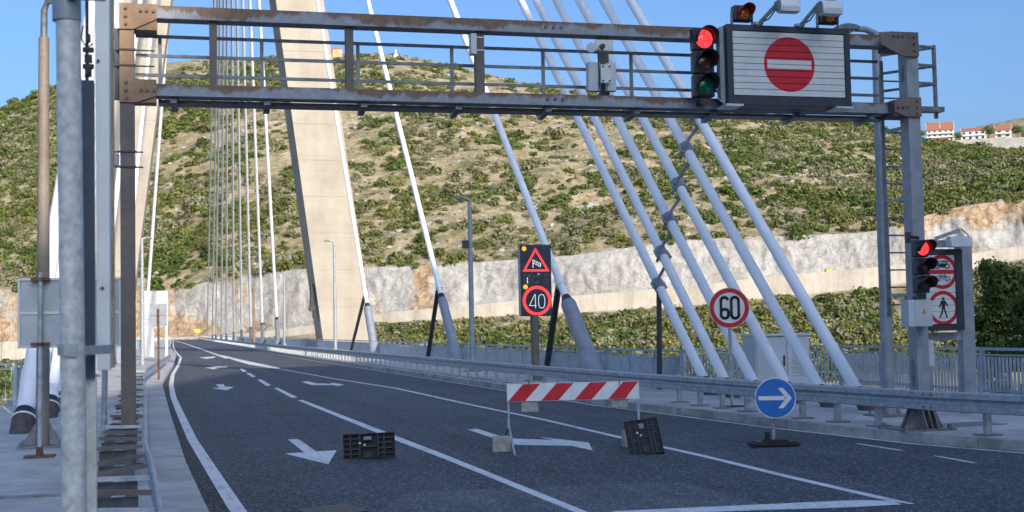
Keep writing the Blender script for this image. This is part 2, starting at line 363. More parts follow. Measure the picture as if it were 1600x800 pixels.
def copy_tree(o, parent=None):
    c = o.copy(); SC.collection.objects.link(c)
    if parent: c.parent = parent
    for ch in o.children: copy_tree(ch, c)
    return c
X_, Y_, Z_ = Vector((1, 0, 0)), Vector((0, 1, 0)), Vector((0, 0, 1))

# ------------------------------------------------------------------ noise for terrain
def vnoise(p, seed=0):
    p = np.asarray(p, float); i = np.floor(p).astype(np.int64); f = p-i; f = f*f*(3-2*f); d = p.shape[-1]; out = 0
    for c in range(2**d):
        bits = [(c >> k) & 1 for k in range(d)]; h = np.full(p.shape[:-1], seed*7919+13, np.int64); wgt = 1.0
        for k in range(d):
            h = (h*1103515245 + (i[..., k]+bits[k])*374761393 + 12345) & 0x7fffffff; h = (h ^ (h >> 13))*1274126177 & 0x7fffffff
            wgt = wgt*(f[..., k] if bits[k] else 1-f[..., k])
        out = out+wgt*((h & 0xffff)/65535.0)
    return out
def fbm(p, oct=4, seed=0):
    p = np.asarray(p, float); a = 1; t = 0; s = 0
    for k in range(oct): s = s+a*(vnoise(p, seed+k)-.5); t += a; a *= .5; p = p*2.03
    return s/t*2
def grid_mesh(name, P, mat, smooth=True, attrs=None):
    nr, nc = P.shape[:2]; me = bpy.data.meshes.new(name); idx = np.arange(nr*nc).reshape(nr, nc)
    q = np.stack([idx[:-1, :-1], idx[:-1, 1:], idx[1:, 1:], idx[1:, :-1]], -1).reshape(-1, 4)
    me.vertices.add(nr*nc); me.vertices.foreach_set("co", P.reshape(-1).astype(np.float32))
    me.loops.add(q.size); me.loops.foreach_set("vertex_index", q.reshape(-1).astype(np.int32))
    me.polygons.add(len(q)); me.polygons.foreach_set("loop_start", (np.arange(len(q))*4).astype(np.int32))
    me.update(calc_edges=True); me.polygons.foreach_set("use_smooth", np.full(len(q), smooth)); me.materials.append(mat)
    if attrs:
        for k, v in attrs.items():
            a = me.attributes.new(k, 'FLOAT', 'POINT'); a.data.foreach_set("value", v.reshape(-1).astype(np.float32))
    o = bpy.data.objects.new(name, me); SC.collection.objects.link(o); return o

# ------------------------------------------------------------------ far terrain, by azimuth (column = direction, rows = distance)
#        col   wall bottom/ top, cut top, skyline (image heights), distance of wall, of crest
TAB = np.array([
 (-700, 585, 560, 480, 330, 560, 1000), (-200, 568, 538, 458, 225, 520, 950), (0, 562, 534, 455, 172, 500, 920), (60, 558, 532, 452, 136, 496, 910),
 (100, 556, 530, 450, 124, 492, 900), (180, 551, 528, 455, 104, 488, 880), (260, 545, 527, 460, 92, 484, 860), (300, 541, 526, 448, 88, 478, 850), (360, 534, 523, 432, 86, 468, 840),
 (480, 521, 510, 420, 82, 452, 825), (560, 509, 495, 419, 80, 444, 815), (620, 501, 486, 418, 82, 438, 810), (730, 496, 478, 412, 104, 432, 800),
 (820, 490, 468, 406, 124, 429, 790), (900, 487, 462, 400, 138, 427, 780), (1060, 478, 449, 377, 160, 426, 768), (1200, 464, 432, 370, 176, 428, 758),
 (1370, 448, 418, 365, 192, 432, 750), (1430, 438, 410, 343, 214, 434, 748), (1480, 430, 403, 328, 226, 436, 746), (1530, 415, 394, 318, 232, 438, 745), (1600, 403, 384, 312, 238, 440, 745),
 (1800, 372, 352, 300, 240, 448, 745), (2300, 330, 305, 260, 215, 460, 750)], float)
cx = np.concatenate([np.arange(-700, -100, 12.), np.arange(-100, 1700, 3.), np.arange(1700, 2301, 12.)])
T = np.stack([np.interp(cx, TAB[:, 0], TAB[:, k]) for k in range(1, 7)])
k5 = np.ones(31)/31
Ts = np.stack([np.convolve(np.pad(t, 15, mode='edge'), k5, 'valid') for t in T])
yb, yw, yc, ys, rb, rs = Ts
az = YAW+np.arctan((cx-800)/F); yh = 511.8-(cx-800)*.0201; cosf = np.cos(az-YAW)
def zof(y, r): return H+(yh-y)/F*r*cosf
zb, zw = zof(yb, rb), zof(yw, rb)
zc, zs = zof(yc, rb+14), zof(ys, rs)
zc = np.maximum(zc, zw+1); dirx, diry = np.sin(az), np.cos(az)
def pts(r, z): return np.stack([dirx*r, diry*r, z+0*r], -1)
# hillside above the cut
NR = 110; tt = np.linspace(0, 1, NR)**1.15
rows = []
for t in tt:
    r = (rb+17)+(rs-rb-17)*t; z = zc+(zs-zc)*(t+.16*t*(1-t)); rows.append((r, z))
for q, dz in ((60, -8), (160, -40), (400, -150)): rows.append((rs+q, zs+dz))
HP = np.stack([pts(r, z) for r, z in rows])
am = np.concatenate([np.clip(tt*6, 0, 1)*(.35+.65*np.clip((1-tt)*6, 0, 1)), [.5, .5, .5]])[:, None]
HP[..., 2] += am*(fbm(HP[..., :2]/70, 4, 3)*6+fbm(HP[..., :2]/14, 4, 9)*1.9)
tag(grid_mesh("hillside", HP, hill_mat), kind='structure')
# rock cut
NC = 22; rowsC = []; org_ = []
ora = np.interp(cx, [-700, 20, 60, 250, 300, 400, 520, 575, 640, 655, 665, 690, 720, 1380, 1430, 1470, 2300], [.7, .7, .7, .62, .6, .4, .1, .3, .2, .85, .85, .2, .0, .05, .5, .35, .9])
for i in range(NC):
    t = i/(NC-1); r = rb+10+7*t; z = zw+.02+(zc+.4-zw)*t; rowsC.append(pts(r, z))
    low = np.interp(cx, [260, 330, 420, 560, 600, 1390, 1450, 1700], [.5, .35, .25, .35, .1, -.2, .0, .1])*(1-t)
    hi = np.interp(cx, [1380, 1440, 1600], [0, .55, .65])*max(0, (t-.35)*1.6)
    org_.append(ora*.75+low*.6+hi)
CP = np.stack(rowsC); cm = (np.sin(np.linspace(0, math.pi, NC))**.6)[:, None]
dsp = (fbm(CP*np.array([1, 1, .45])/9, 4, 21)*3.4+np.abs(fbm(CP*np.array([1, 1, .6])/3.4, 3, 31))*2.2-.5)*cm
CP[..., 0] -= dirx*dsp; CP[..., 1] -= diry*dsp
tag(grid_mesh("rock_face", CP, rock_mat, True, {"orange": np.stack(org_)}), kind='structure')
# far road and retaining wall
tag(grid_mesh("far_road", np.stack([pts(rb+.6, zw-.9), pts(rb+10.2, zw-.85)]), asphalt), kind='structure')
wt = thing("retaining_wall", "long pale beige retaining wall carrying the road across the hillside", "wall", (0, 0, 0))
wm = grid_mesh("wall_face", np.stack([pts(rb, zb-1.5), pts(rb, zw), pts(rb+.6, zw), pts(rb+.62, zw-1)]), wall_beige, False); wm.parent = wt
# slope below the wall
NV = 40; rowsV = []
for i in range(NV):
    t = i/(NV-1); rowsV.append((rb-150+149.6*t, -52+(zb+52-.3)*(t**.8)))
VP = np.stack([pts(r, z) for r, z in rowsV]); vm = np.sin(np.linspace(0, math.pi, NV))[:, None]
VP[..., 2] += vm*fbm(VP[..., :2]/20, 4, 5)*2.5
tag(grid_mesh("valley_slope", VP, hill_mat), kind='structure')
tag(MB().sheet([(-6000, -3000, -50), (6000, -3000, -50), (6000, 9000, -50), (-6000, 9000, -50)]).build("water", m_water), kind='structure')
# further ridge on the far right
cxr = np.arange(1250, 2300, 8.); azr = YAW+np.arctan((cxr-800)/F); yr = np.interp(cxr, [1250, 1480, 1530, 1560, 1600, 1700, 2300], [238, 212, 200, 193, 184, 165, 110])
Rr = 1600; zr = H+(511.8-(cxr-800)*.0201-yr)/F*Rr*np.cos(azr-YAW); RP = []
for t in np.linspace(0, 1, 24): RP.append(np.stack([np.sin(azr)*(950+650*t), np.cos(azr)*(950+650*t), -20+(zr+20)*t], -1))
RP.append(np.stack([np.sin(azr)*2000, np.cos(azr)*2000, zr-60], -1)); RP = np.stack(RP); RP[..., 2] += fbm(RP[..., :2]/60, 4, 8)*5
tag(grid_mesh("distant_ridge", RP, hill_mat), kind='structure')

# unseen hill behind the camera on the right, ridge shaped to shade the road
ux = np.arange(-140, 330, 3.0); RH = []; YR = -70.0
term = [(-2.0, 22, 4.4), (-.6, 18.9, 5.0), (.8, 18.9, 6.7), (10.4, 47, 11.0), (10.7, 57, 7.2), (11, 75, 3.2), (6, 86, 0)]   # where the shade ends on the bridge
tk = [(p[0]+SUN.x*((p[1]-YR)/-SUN.y), p[2]+SUN.z*((p[1]-YR)/-SUN.y)) for p in term]
kx = [-60, tk[0][0]-25]+sorted(q[0] for q in tk[:4])+[tk[4][0]+3, tk[5][0]+8, 82, 100, 122, 330]; kz = [-5, 12]+[q[1] for q in sorted(tk[:4])]+[tk[4][1]+.5, tk[5][1]-1, 74, 72, -5, -20]
ridge = np.interp(ux, kx, kz)
for yy, k in ((-12, 0), (-18, .12), (-34, .5), (-52, .85), (YR, 1), (YR-12, 1.0), (YR-40, .85), (YR-90, .6)):
    zz = -1+(ridge+1)*k; zz = np.where(ridge > -1, zz, ridge*k-1); RH.append(np.stack([ux, np.full_like(ux, yy), zz], -1))
RH = np.stack(RH); RH[4:6, :, 2] += (fbm(RH[4:6, :, :2]/7, 3, 77)*.7)
tag(grid_mesh("hill_behind_road", RH, hill_mat), kind='structure')

# ------------------------------------------------------------------ road, pavements, kerbs, markings
LK = [(330, 830), (316, 800), (290, 738), (267, 660), (258, 625), (253, 603), (262, 587), (277, 563)]
lk = [gp(x, y, .0) for x, y in LK]; lk = [Vector((lk[0].x+.03, 8, 0))]+lk+[Vector((.45, 140, 0)), Vector((-.2, 200, 0)), Vector((.0, 300, 0)), Vector((.6, 495, 0))]
RK = [(1600, 706), (1400, 690), (1250, 673), (1080, 650), (980, 640), (800, 611), (640, 586), (500, 565)]
rk = [gp(x, y, .0) for x, y in RK]; rk = [Vector((14.2, 8, 0)), Vector((12.7, 12.5, 0))]+rk+[Vector((8.9, 150, 0)), Vector((8.9, 300, 0)), Vector((9.2, 495, 0))]
def interp_path(path, Y):
    for a, b in zip(path[:-1], path[1:]):
        if a.y <= Y <= b.y or b is path[-1]:
            t = (Y-a.y)/(b.y-a.y); return a+(b-a)*t
    return path[0]
lkx = lambda Y: interp_path(lk, Y).x
rkx = lambda Y: interp_path(rk, Y).x
Ysamp = [-60, 0, 6]+[8+1.0*i for i in range(60)]+[70+5*i for i in range(26)]+[200, 250, 300, 400, 495]
rd = MB()
cols = 6
vs_ = []
for Yv in Ysamp:
    a, b = (lkx(max(Yv, 8)), rkx(max(Yv, 8))); vs_ += [(a+(b-a)*k/(cols-1), Yv, 0) for k in range(cols)]
rd.add(vs_, [(i*cols+k, i*cols+k+1, (i+1)*cols+k+1, (i+1)*cols+k) for i in range(len(Ysamp)-1) for k in range(cols-1)])
road = tag(rd.build("road", asphalt), kind='structure')
far_j = tag(MB().sheet([(-40, 495, -.02), (60, 495, -.02), (60, 508, .6), (-40, 508, .6)]).build("junction_road", asphalt), kind='structure')
mk_n = 0
def mark(poly, z=.004, mat=None, name="marking", lab=None):
    o = MB().sheet([Vector((p[0], p[1], z)) for p in poly]).build(name, mat or road_paint, road)
    if lab: o["label"] = lab
    return o
def mpx(px, lab=None, z=.004, mat=None, name="marking"):
    p = [gp(x, y, 0) for x, y in px]
    ar = sum(p[i].x*p[(i+1) % len(p)].y-p[(i+1) % len(p)].x*p[i].y for i in range(len(p)))
    return mark(p if ar > 0 else p[::-1], z, mat, name, lab)
def line(px, wd, lab=None, z=.004, world=None):
    p = world or [gp(x, y, 0) for x, y in px]; L, R = [], []
    for i, q in enumerate(p):
        d = (p[min(i+1, len(p)-1)]-p[max(i-1, 0)]).normalized(); n = Vector((-d.y, d.x, 0)); L.append(q+n*wd/2+Z_*z); R.append(q-n*wd/2+Z_*z)
    o = MB().strip(R, L).build("marking", road_paint, road)
    if lab: o["label"] = lab
# lane lines and arrows of the closed approach
lp = [gp(x, y, 0) for x, y in [(385, 815), (370, 796), (334, 740), (300, 686), (279, 640), (270.5, 620), (267.5, 600), (270, 585), (279, 570)]]
line(None, .17, "solid white edge line along the left kerb", world=lp+[Vector((.75, 110, 0)), Vector((.45, 150, 0)), Vector((.3, 200, 0)), Vector((.4, 300, 0)), Vector((1.0, 490, 0))])
mpx([(466, 626), (473, 625), (618, 681), (704, 714), (925, 803), (903, 803), (696, 718), (612, 686)], "long solid line between left and middle lane")
for q in ([(428, 606.5), (434, 606), (465, 621), (456, 622)], [(402, 593.5), (408, 593), (424, 602), (417, 603.5)], [(384, 583), (390, 582.5), (400, 588.5), (394, 589.5)], [(374, 576.5), (379, 576), (386, 580.5), (380, 581)]):
    mpx(q, "short dash of the broken lane line")
line([(1421, 788.3), (1240, 747), (1100, 713), (975, 685), (850, 656), (740, 633.5), (620, 607), (520, 591.5), (440, 577)], .13, "thin solid line between middle and right lane")
mpx([(341, 553.5), (368, 560), (400, 567), (436, 574.5), (438, 577), (408, 573), (388, 569.5), (366, 563)], "white wedge where the lanes part")
line([(355, 560), (330, 551), (310, 544), (288, 536.5), (272, 531.5)], .3, "white line of the far carriageway")
mpx([(945, 803), (962, 799), (1345, 781.5), (1385, 783), (1422, 788), (1330, 793), (1000, 804)], "stop line with slanted end")
mpx([(450, 687), (466, 686), (494, 705.5), (526, 704), (513, 726), (445, 709), (475, 707)], "arrow in the left lane beside the black base", .0042)
mpx([(730.4, 671.4), (744.5, 669.8), (783, 682), (801.5, 685.6), (863, 687.6), (842, 683), (920, 691.6), (926, 704), (893, 697), (806, 695.4), (770, 684.5)], "bent merge arrow under the barrier")
mpx([(471, 596.8), (480.5, 595.8), (494.5, 599.2), (518.5, 599.8), (517, 598.2), (538, 600.6), (529, 603.2), (520, 601.8), (487, 601.8)], "bent merge arrow in the middle lane")
mpx([(337, 601), (349, 600.3), (352, 604.2), (366, 604.8), (354, 610), (331, 606.6), (343.5, 605.6)], "second arrow in the left lane")
mpx([(334, 572.5), (340, 572), (356, 572.5), (355, 574), (341, 575), (334, 577), (319.5, 574.5), (329, 574)], "third arrow in the left lane")
mpx([(311, 558.6), (336, 557), (336, 559), (322, 560.8)], "farthest arrow in the left lane")
mpx([(1334, 693), (1344, 693.5), (1413, 704), (1402, 704)], "short dash near the right kerb")
mpx([(1457, 712.5), (1468, 713), (1530, 724), (1517, 723.5)], "nearest short dash by the right kerb")
line(None, .10, "thin edge line at the foot of the right kerb", world=[Vector((rkx(Y)-.14, Y, 0)) for Y in (10, 14, 18, 22, 26, 30, 36, 45, 60, 90, 150, 300)])
# repaired asphalt, darker gutter strip
mpx([(590, 800), (640, 768), (1060, 752), (1200, 790), (900, 830), (560, 840)], None, .002, asphalt_patch, "asphalt_patch")
gl = MB(); aa = [Vector((lkx(Y), Y, .0022)) for Y in range(9, 60)]; bb = [Vector((lkx(Y)+.22+.10*(Y < 30), Y, .0022)) for Y in range(9, 60)]
gl.strip(aa, bb).build("gutter", gutter, road)
for seam in ([(850, 691), (1000, 689), (1150, 687.5), (1290, 686)], [(600, 770), (760, 764), (900, 760), (1080, 751.5)]):
    p = [gp(x, y+random.uniform(-.6, .6), 0) for x, y in seam]; MB().strip([q+Vector((0, -.012, .0025)) for q in p], [q+Vector((0, .012, .0025)) for q in p]).build("seam", gutter, road)
# drain grate
gc = [gp(x, y, 0) for x, y in [(466, 800), (540, 790), (576, 800), (500, 812)]]
grate_mat = simple("grate_steel", (.22, .19, .175), .5, .3, .2, 10)
dg = thing("drain_grate", "steel slotted drain grate set in the asphalt at the bottom edge", "drain grate", gc[0])
gm = MB(); gm.prism([(p.x, p.y) for p in gc], (0, 0, .003), X_, Y_, (0, 0, .008)); gm.build("frame", strut_dark, dg)
for k in range(17):
    t = (k+.5)/17; a = gc[0].lerp(gc[1], t); b = gc[3].lerp(gc[2], t)
    MB().bar(a+Z_*.018, b+Z_*.018, .016, .012).build("slat", grate_mat, dg)

# right pavement with kerb stones
rp = MB(); yl = [-20, 8]+[12+1*i for i in range(24)]+[40, 60, 90, 150, 300, 495]
outer = lambda Y: 18.0 if Y <= 33 else (16.8 if Y < 35.5 else 13.6)
rp.strip([Vector((rkx(max(Y, 8))+.16, Y, .15)) for Y in yl], [Vector((outer(Y), Y, .15)) for Y in yl])
pavr = tag(rp.build("pavement", pave), kind='structure')
fas = MB(); fas.strip([Vector((outer(Y), Y, .15)) for Y in yl], [Vector((outer(Y), Y, -3.0)) for Y in yl]).build("deck_edge", pave, pavr)
for i in range(52):
    y0 = 9+i*1.0; x0, x1 = rkx(y0), rkx(y0+1.0); j = random.uniform(-.006, .006)
    MB().prism([(x0, y0+.012), (x0+.17, y0+.012), (x1+.17, y0+.988), (x1, y0+.988)], (j, 0, -.05), X_, Y_, (0, 0, .205+j)).build("kerb_stone", kerb_mat, pavr)
ks = MB(); ks.prism([(rkx(Y), Y) for Y in (61, 80, 120, 200, 300, 495)]+[(rkx(Y)+.17, Y) for Y in (495, 300, 200, 120, 80, 61)], (0, 0, -.05), X_, Y_, (0, 0, .202)); ks.build("far_kerb", kerb_mat, pavr)
# left pavement, its edge slabs beside the road
lpm = MB(); yl2 = [-20, 8]+[9+1*i for i in range(52)]+[62, 75, 100, 140, 200, 300, 495]
lpm.strip([Vector((-4.3, Y, .145)) for Y in yl2], [Vector((lkx(max(Y, 8))-.47, Y, .145)) for Y in yl2])
pavl = tag(lpm.build("pavement", pave), kind='structure')
MB().strip([Vector((-4.3, Y, -3)) for Y in yl2], [Vector((-4.3, Y, .145)) for Y in yl2]).build("deck_edge", pave, pavl)
for i in range(70):
    y0 = 8.5+i; x0, x1 = lkx(y0), lkx(y0+1); j = random.uniform(-.005, .005)
    MB().prism([(x0-.465, y0+.012), (x0, y0+.012), (x1, y0+.988), (x1-.465, y0+.988)], (0, 0, -.05), X_, Y_, (0, 0, .205+j)).build("kerb_slab", pave, pavl)
MB().prism([(lkx(Y)-.46, Y) for Y in (78.5, 120, 200, 495)]+[(lkx(Y), Y) for Y in (495, 200, 120, 78.5)], (0, 0, -.05), X_, Y_, (0, 0, .2)).build("far_kerb", pave, pavl)
jp = gp(0, 779, .145); MB().box((-2.4, jp.y, .155), (3.3, .16, .02)).build("joint_strip", galv_dark, pavl)
mk = gp(1480, 664, .15); MB().prism([(mk.x-.9, mk.y-.55), (mk.x+.9, mk.y-.35), (mk.x+.9, mk.y+.3), (mk.x-.9, mk.y+.1)], (0, 0, .15), X_, Y_, (0, 0, .012)).build("cover_plate", galv_dark, pavr)
# bridge girder under the deck
MB().box((4.7, 265, -1.9), (16.5, 460, 3.2)).build("deck_girder", pave, pavr)
# near banks
nb = np.stack([np.stack([np.full(60, x), np.linspace(-30, 90, 60), np.interp(np.linspace(-30, 90, 60), [-30, 30, 90], [z, z-1, z-22])], -1) for x, z in ((18.02, -.2), (22, -1.8), (30, -6), (45, -14), (70, -26), (120, -50))])
nb[..., 2] += fbm(nb[..., :2]/6, 3, 4)*.6; nb[0, :, 2] = np.minimum(nb[0, :, 2], -.1)
tag(grid_mesh("near_bank", nb, hill_mat), kind='structure')
nb2 = np.stack([np.stack([np.full(60, x), np.linspace(-30, 90, 60), np.interp(np.linspace(-30, 90, 60), [-30, 30, 90], [z, z-2, z-24])], -1) for x, z in ((-120, -55), (-60, -30), (-25, -14), (-10, -4), (-4.32, -.4))])
tag(grid_mesh("near_bank", nb2, hill_mat), kind='structure')
MB().box((6.85, 5, -2.4), (22.2, 56, 4.6)).build("abutment", pave, pavr)

# ------------------------------------------------------------------ pylon
def leg_box(mb, x0, z0, x1, z1, wx0, wx1, wy):
    a = [(x0-wx0/2, 125-wy/2, z0), (x0+wx0/2, 125-wy/2, z0), (x0+wx0/2, 125+wy/2, z0), (x0-wx0/2, 125+wy/2, z0)]
    b = [(x1-wx1/2, 125-wy/2, z1), (x1+wx1/2, 125-wy/2, z1), (x1+wx1/2, 125+wy/2, z1), (x1-wx1/2, 125+wy/2, z1)]
    mb.add(a+b, [(3, 2, 1, 0), (4, 5, 6, 7), (0, 1, 5, 4), (1, 2, 6, 5), (2, 3, 7, 6), (3, 0, 4, 7)])
PC = 4.9
pyl = thing("bridge_pylon", "tall beige concrete A shaped bridge pylon rising from both sides of the deck", "bridge pylon", (PC, 125, -50))
legx = lambda z: 11.2-.131*z
for sgn, nm in ((1, "leg"), (-1, "leg")):
    # leg in lifts of 3.4 m with a recessed joint between them
    z = -50.0; first = None
    lab = "right leg with a dark door panel on its shaded side" if sgn > 0 else "left leg behind the grey posts"
    base = MB(); leg_box(base, PC+sgn*legx(-50), -50, PC+sgn*legx(75), 75, 5.15, 4.0, 5.9); lg = base.build(nm, pylon_mat, pyl); lg["label"] = lab
    z = -6.0
    while z < 74:
        z1 = min(z+3.4, 75); m = MB(); wq = lambda zz: 5.15-(zz+50)/125*1.15
        leg_box(m, PC+sgn*legx(z+.02), z+.02, PC+sgn*legx(z1-.02), z1-.02, wq(z)+.06, wq(z1)+.06, 5.96); m.build("concrete_lift", pylon_mat, lg); z = z1
m = MB(); m.box((PC, 125, 89), (6.4, 6.0, 28)); m.build("head", pylon_mat, pyl)
lx = PC+legx(6)
m = MB(); 
for za, zb_ in ((4.2, 6.3), (3.1, 3.9)): m.box((PC+legx((za+zb_)/2)-2.72, 123.5, (za+zb_)/2), (.16, 1.4, zb_-za))
m.build("door_panel", strut_dark, pyl)
m = MB(); p = at(488, 482, 121.5); m.box(p+Vector((0, .4, 0)), (.5, .8, .5)).box(p+Vector((.2, 1.0, -.1)), (.25, .7, .2)); m.build("floodlight", strut_dark, pyl)

# ------------------------------------------------------------------ stay cables
collar_mat = simple('collar_dark', (.10, .085, .075), .7, 0, .3, 10, .1)
def top_of(za): return Vector((PC+.9, 124, za))
def cable(base, za, r, name, label, group, collar=None, strut=None, anchor=None):
    base = Vector(base); tp = top_of(za) if base.x > PC else Vector((PC-.9, 124, za))
    t = thing(name, label, "bridge cable", base, group); d = (tp-base).normalized()
    MB().tube([base, base+d*((tp-base).length)], r, 16).build("sheath", white_cable, t)
    if collar:
        L, rr = collar; b0 = base-d*.5
        MB().tube([b0, base+d*L, base+d*(L+.12)], [rr*1.05, rr, rr*.93], 16).build("anchor_tube", anchor_mat, t)
        MB().tube([b0, base+d*.5, base+d*.75], [rr*1.55, rr*1.5, rr*1.0], 16).build("anchor_foot", anchor_mat, t)
        MB().tube([base+d*(L+.10), base+d*(L+.42)], [rr*.9, r*1.05], 16).build("black_seal", strut_dark, t)
    if anchor:
        MB().tube([base-d*.3, base+d*.30], r*1.32, 16).build("collar", collar_mat, t)
        MB().tube([base+d*.30, base+d*.34], r*1.36, 16).build("collar_ring", white_paint, t)
        MB().tube([base+d*.34, base+d*.52], [r*1.3, r*1.1], 16).build("black_seal", strut_dark, t)
    if strut:
        s, fx, fy = strut; q = base+d*s
        MB().tube([q-d*.16, q+d*.16], r*1.35, 16).build("clamp", white_cable, t)
        MB().tube([q+Vector((-.3*r, 0, -.3*r)), Vector((base.x+fx, base.y+fy, .3))], .11, 10).build("damper_strut", strut_dark, t)
    return t, base, d
FB = [(1357, 641, 101, "rightmost thick white cable, beside the street lamp"), (1297, 636, 99, "second thick white cable from the right, in front of the cabinet louvre"),
      (1243, 630, 97, "third thick white cable from the right, rising behind the blue arrow sign"), (1192, 626, 95, "fourth thick white cable from the right, just right of the 60 sign"),
      (1146, 621, 93.5, "fifth thick white cable from the right, passing behind the 60 sign"), (1112, 617, 92, "sixth thick white cable from the right, with the lowest tie clamp")]
fcab = []
for x, y, za, lab in FB: fcab.append(cable(gp(x, y, .15), za, .122, "stay_cable", lab, "back stay cables on the right", anchor=True))
cable((12.8, 39.2, .5), 88.5, .13, "stay_cable", "thick white cable with grey anchor tube right of the 40 sign", "back stay cables on the right", collar=(2.9, .26), strut=(4.0, 0, 5.5))
cable((12.8, 59.6, .5), 87.5, .13, "stay_cable", "white cable with anchor tube left of the slim lamp post", "back stay cables on the right", collar=(3.4, .22), strut=(4.3, 0, 7.3))
cable((12.8, 85, .5), 86, .13, "stay_cable", "white cable along the right edge of the pylon leg", "back stay cables on the right", collar=(3.1, .26), strut=(4.2, 0, 12))
SP = [322, 330, 335.5, 344, 352, 363.5, 376, 390.5, 409, 432.7]
for i, x in enumerate(SP):
    th = YAW+math.atan((x-800)/F); Yb = 12.8/math.tan(th)
    lab = ("leftmost and farthest", "second from the left", "third from the left", "fourth from the left", "fifth from the left", "fifth from the right", "fourth from the right", "third from the right", "second from the right", "rightmost and nearest")[i]+" of the slim white cables left of the pylon's right leg"
    cable((12.8, Yb, .3), 99-i*1.4, .19, "stay_cable", lab, "main span cables of the right side", collar=(3.5, .27))
for i, x in enumerate(SP[::-1][:1]):
    th = YAW+math.atan((x-800)/F); Yb = 12.8/math.tan(th)
    cable((-3.2, Yb, .3), 86+i*1.6, .19, "stay_cable", ("nearest", "second nearest", "third nearest", "fourth nearest", "fifth nearest", "sixth nearest", "seventh nearest", "farthest")[i]+" slim white cable of the left side, by the gantry's left leg", "main span cables of the left side", collar=(3.5, .27))
LB = [(34, 676, 101, "nearest white cable base at the left railing, large dark collar"), (53, 663, 99, "second white cable base on the left pavement, behind the lamp post"), (75, 652, 97, "third white cable base on the left pavement"),
      (84, 643, 95, "fourth white cable base on the left pavement"), (90, 636, 93.5, "fifth white cable base on the left pavement"), (95, 630, 92, "sixth and farthest white cable base of the left group")]
for x, y, za, lab in LB: cable(gp(x, y, .15), za, .165 if za == 101 else .155, "stay_cable", lab, "back stay cables on the left", anchor=True)
cable((-3.2, 39.2, .5), 88.5, .13, "stay_cable", "left side white cable behind the tall edge-on sign", "back stay cables on the left", collar=(2.0, .22))
cable((-3.2, 59.6, .5), 87.5, .13, "stay_cable", "left side white cable between the edge-on sign and the gantry leg", "back stay cables on the left", collar=(2.0, .22))
cable((-3.2, 85, .5), 86, .13, "stay_cable", "left side white cable crossing the left pylon leg", "back stay cables on the left", collar=(2.0, .22))
# cross tie between the six right cables
tie = thing("cable_tie", "jointed steel tie clamped zigzag across the six thick white cables", "cable tie", fcab[5][1])
TP = [(1031, 444), (1047, 394), (1059, 342), (1068, 288), (1082, 233)]
tie_px = {5: (1031, 444), 4: (1045, 394), 3: (1057, 342), 2: (1067, 288), 1: (1082, 233)}
def on_cable(k, py):
    _, b, d = fcab[k]; lo, hi = 0, 40
    for _ in range(40):
        mi = (lo+hi)/2; q = b+d*mi-CAM; y_ = 400-F*q.dot(up)/q.dot(fw)
        if y_ > py: lo = mi
        else: hi = mi
    return b+d*lo, d
prev = None
for k in (5, 4, 3, 2, 1, 0):
    q, d = on_cable(k, {5: 446, 4: 396, 3: 344, 2: 290, 1: 234, 0: 178}[k])
    MB().tube([q-d*.15, q+d*.17], .155, 16).build("clamp", anchor_mat, tie)
    m = MB(); n = Vector((-.20, -.07, 0))
    for sg in (-1, 1): MB().tube([q+n*sg-d*.10, q+n*sg+d*.10], .042, 8).build("lug", anchor_mat, tie)
    if prev is not None:
        a = prev+Vector((-.16, -.2, .05)); mid = prev.lerp(q, .60)+Vector((.12, -.18, .1))
        MB().tube([a, mid, mid+(mid-a).normalized()*.2], .044, 8).build("link", anchor_mat, tie)
        MB().tube([mid+Vector((-.28, 0, .02)), q+Vector((-.16, -.16, -.05))], .038, 8).build("link", anchor_mat, tie)
    prev = q
q, d = on_cable(5, 452); MB().tube([q+Vector((-.06, -.03, -.06)), Vector((q.x-.22, q.y-.3, .2))], .07, 10).build("strut", strut_dark, tie)

# ------------------------------------------------------------------ railings
BAL = MB().box((0, 0, .5), (.06, .014, .86)).mesh("baluster", rail_mat)
def railing(name, label, path, h, step=.13, maxp=300, postgap=2.0, zb=.15):
    t = thing(name, label, "railing", path[0]); nbal = 0; st = MB(); o0 = Vector(path[0]); top = MB(); low = MB(); acc = 0
    for a, b in zip(path[:-1], path[1:]):
        a = Vector(a); b = Vector(b); L = (b-a).length; d = (b-a)/L; ang = math.atan2(d.y, d.x)-math.pi/2
        MB().bar(a+Z_*(h-.03), b+Z_*(h-.03), .075, .06).build("handrail", rail_mat, t)
        MB().bar(a+Z_*.17, b+Z_*.17, .05, .05).build("bottom_rail", rail_mat, t)
        MB().bar(a+Z_*(h-.16), b+Z_*(h-.16), .04, .03).build("upper_rail", rail_mat, t)
        n = int(L/postgap); 
        for k in range(n+1):
            q = a+d*(L*k/n)
            if k*postgap < 110: MB().bar(q, q+Z_*(h-.062), .10, .06, d).build("post", rail_mat, t)
            else: st.bar(q, q+Z_*(h-.062), .10, .06, d)
        n = int(L/step)
        for k in range(n):
            q = a+d*(L*(k+.5)/n)
            if nbal < maxp:
                o = linked("baluster", BAL, t, q-o0, (0, 0, ang)); o.scale.z = (h-.2)/.93; nbal += 1
            elif k*step < 160: st.bar(q+Z_*.2, q+Z_*(h-.17), .06, .014, d)
    if st.f: tag(st.build("far_balusters", rail_mat, t), kind='stuff')
    return t
railing("railing", "blue grey bar railing on the right behind the cabinet and street lamp", [(17.4, 15, .15), (17.4, 32, .15), (16.6, 34.5, .15), (13.1, 32.6, .15)], 1.1)
railing("railing", "long grey bar railing along the right edge of the bridge deck", [(13.1, 32.62, .15), (13.15, 120, .15), (13.2, 490, .15)], 1.06, .15)
railing("railing", "grey railing at the left edge behind the lamp post", [(-14, 36.3, .15), (-3.9, 36, .15), (-4.05, 120, .15), (-3.9, 480, .15)], 1.1, .15, 200)

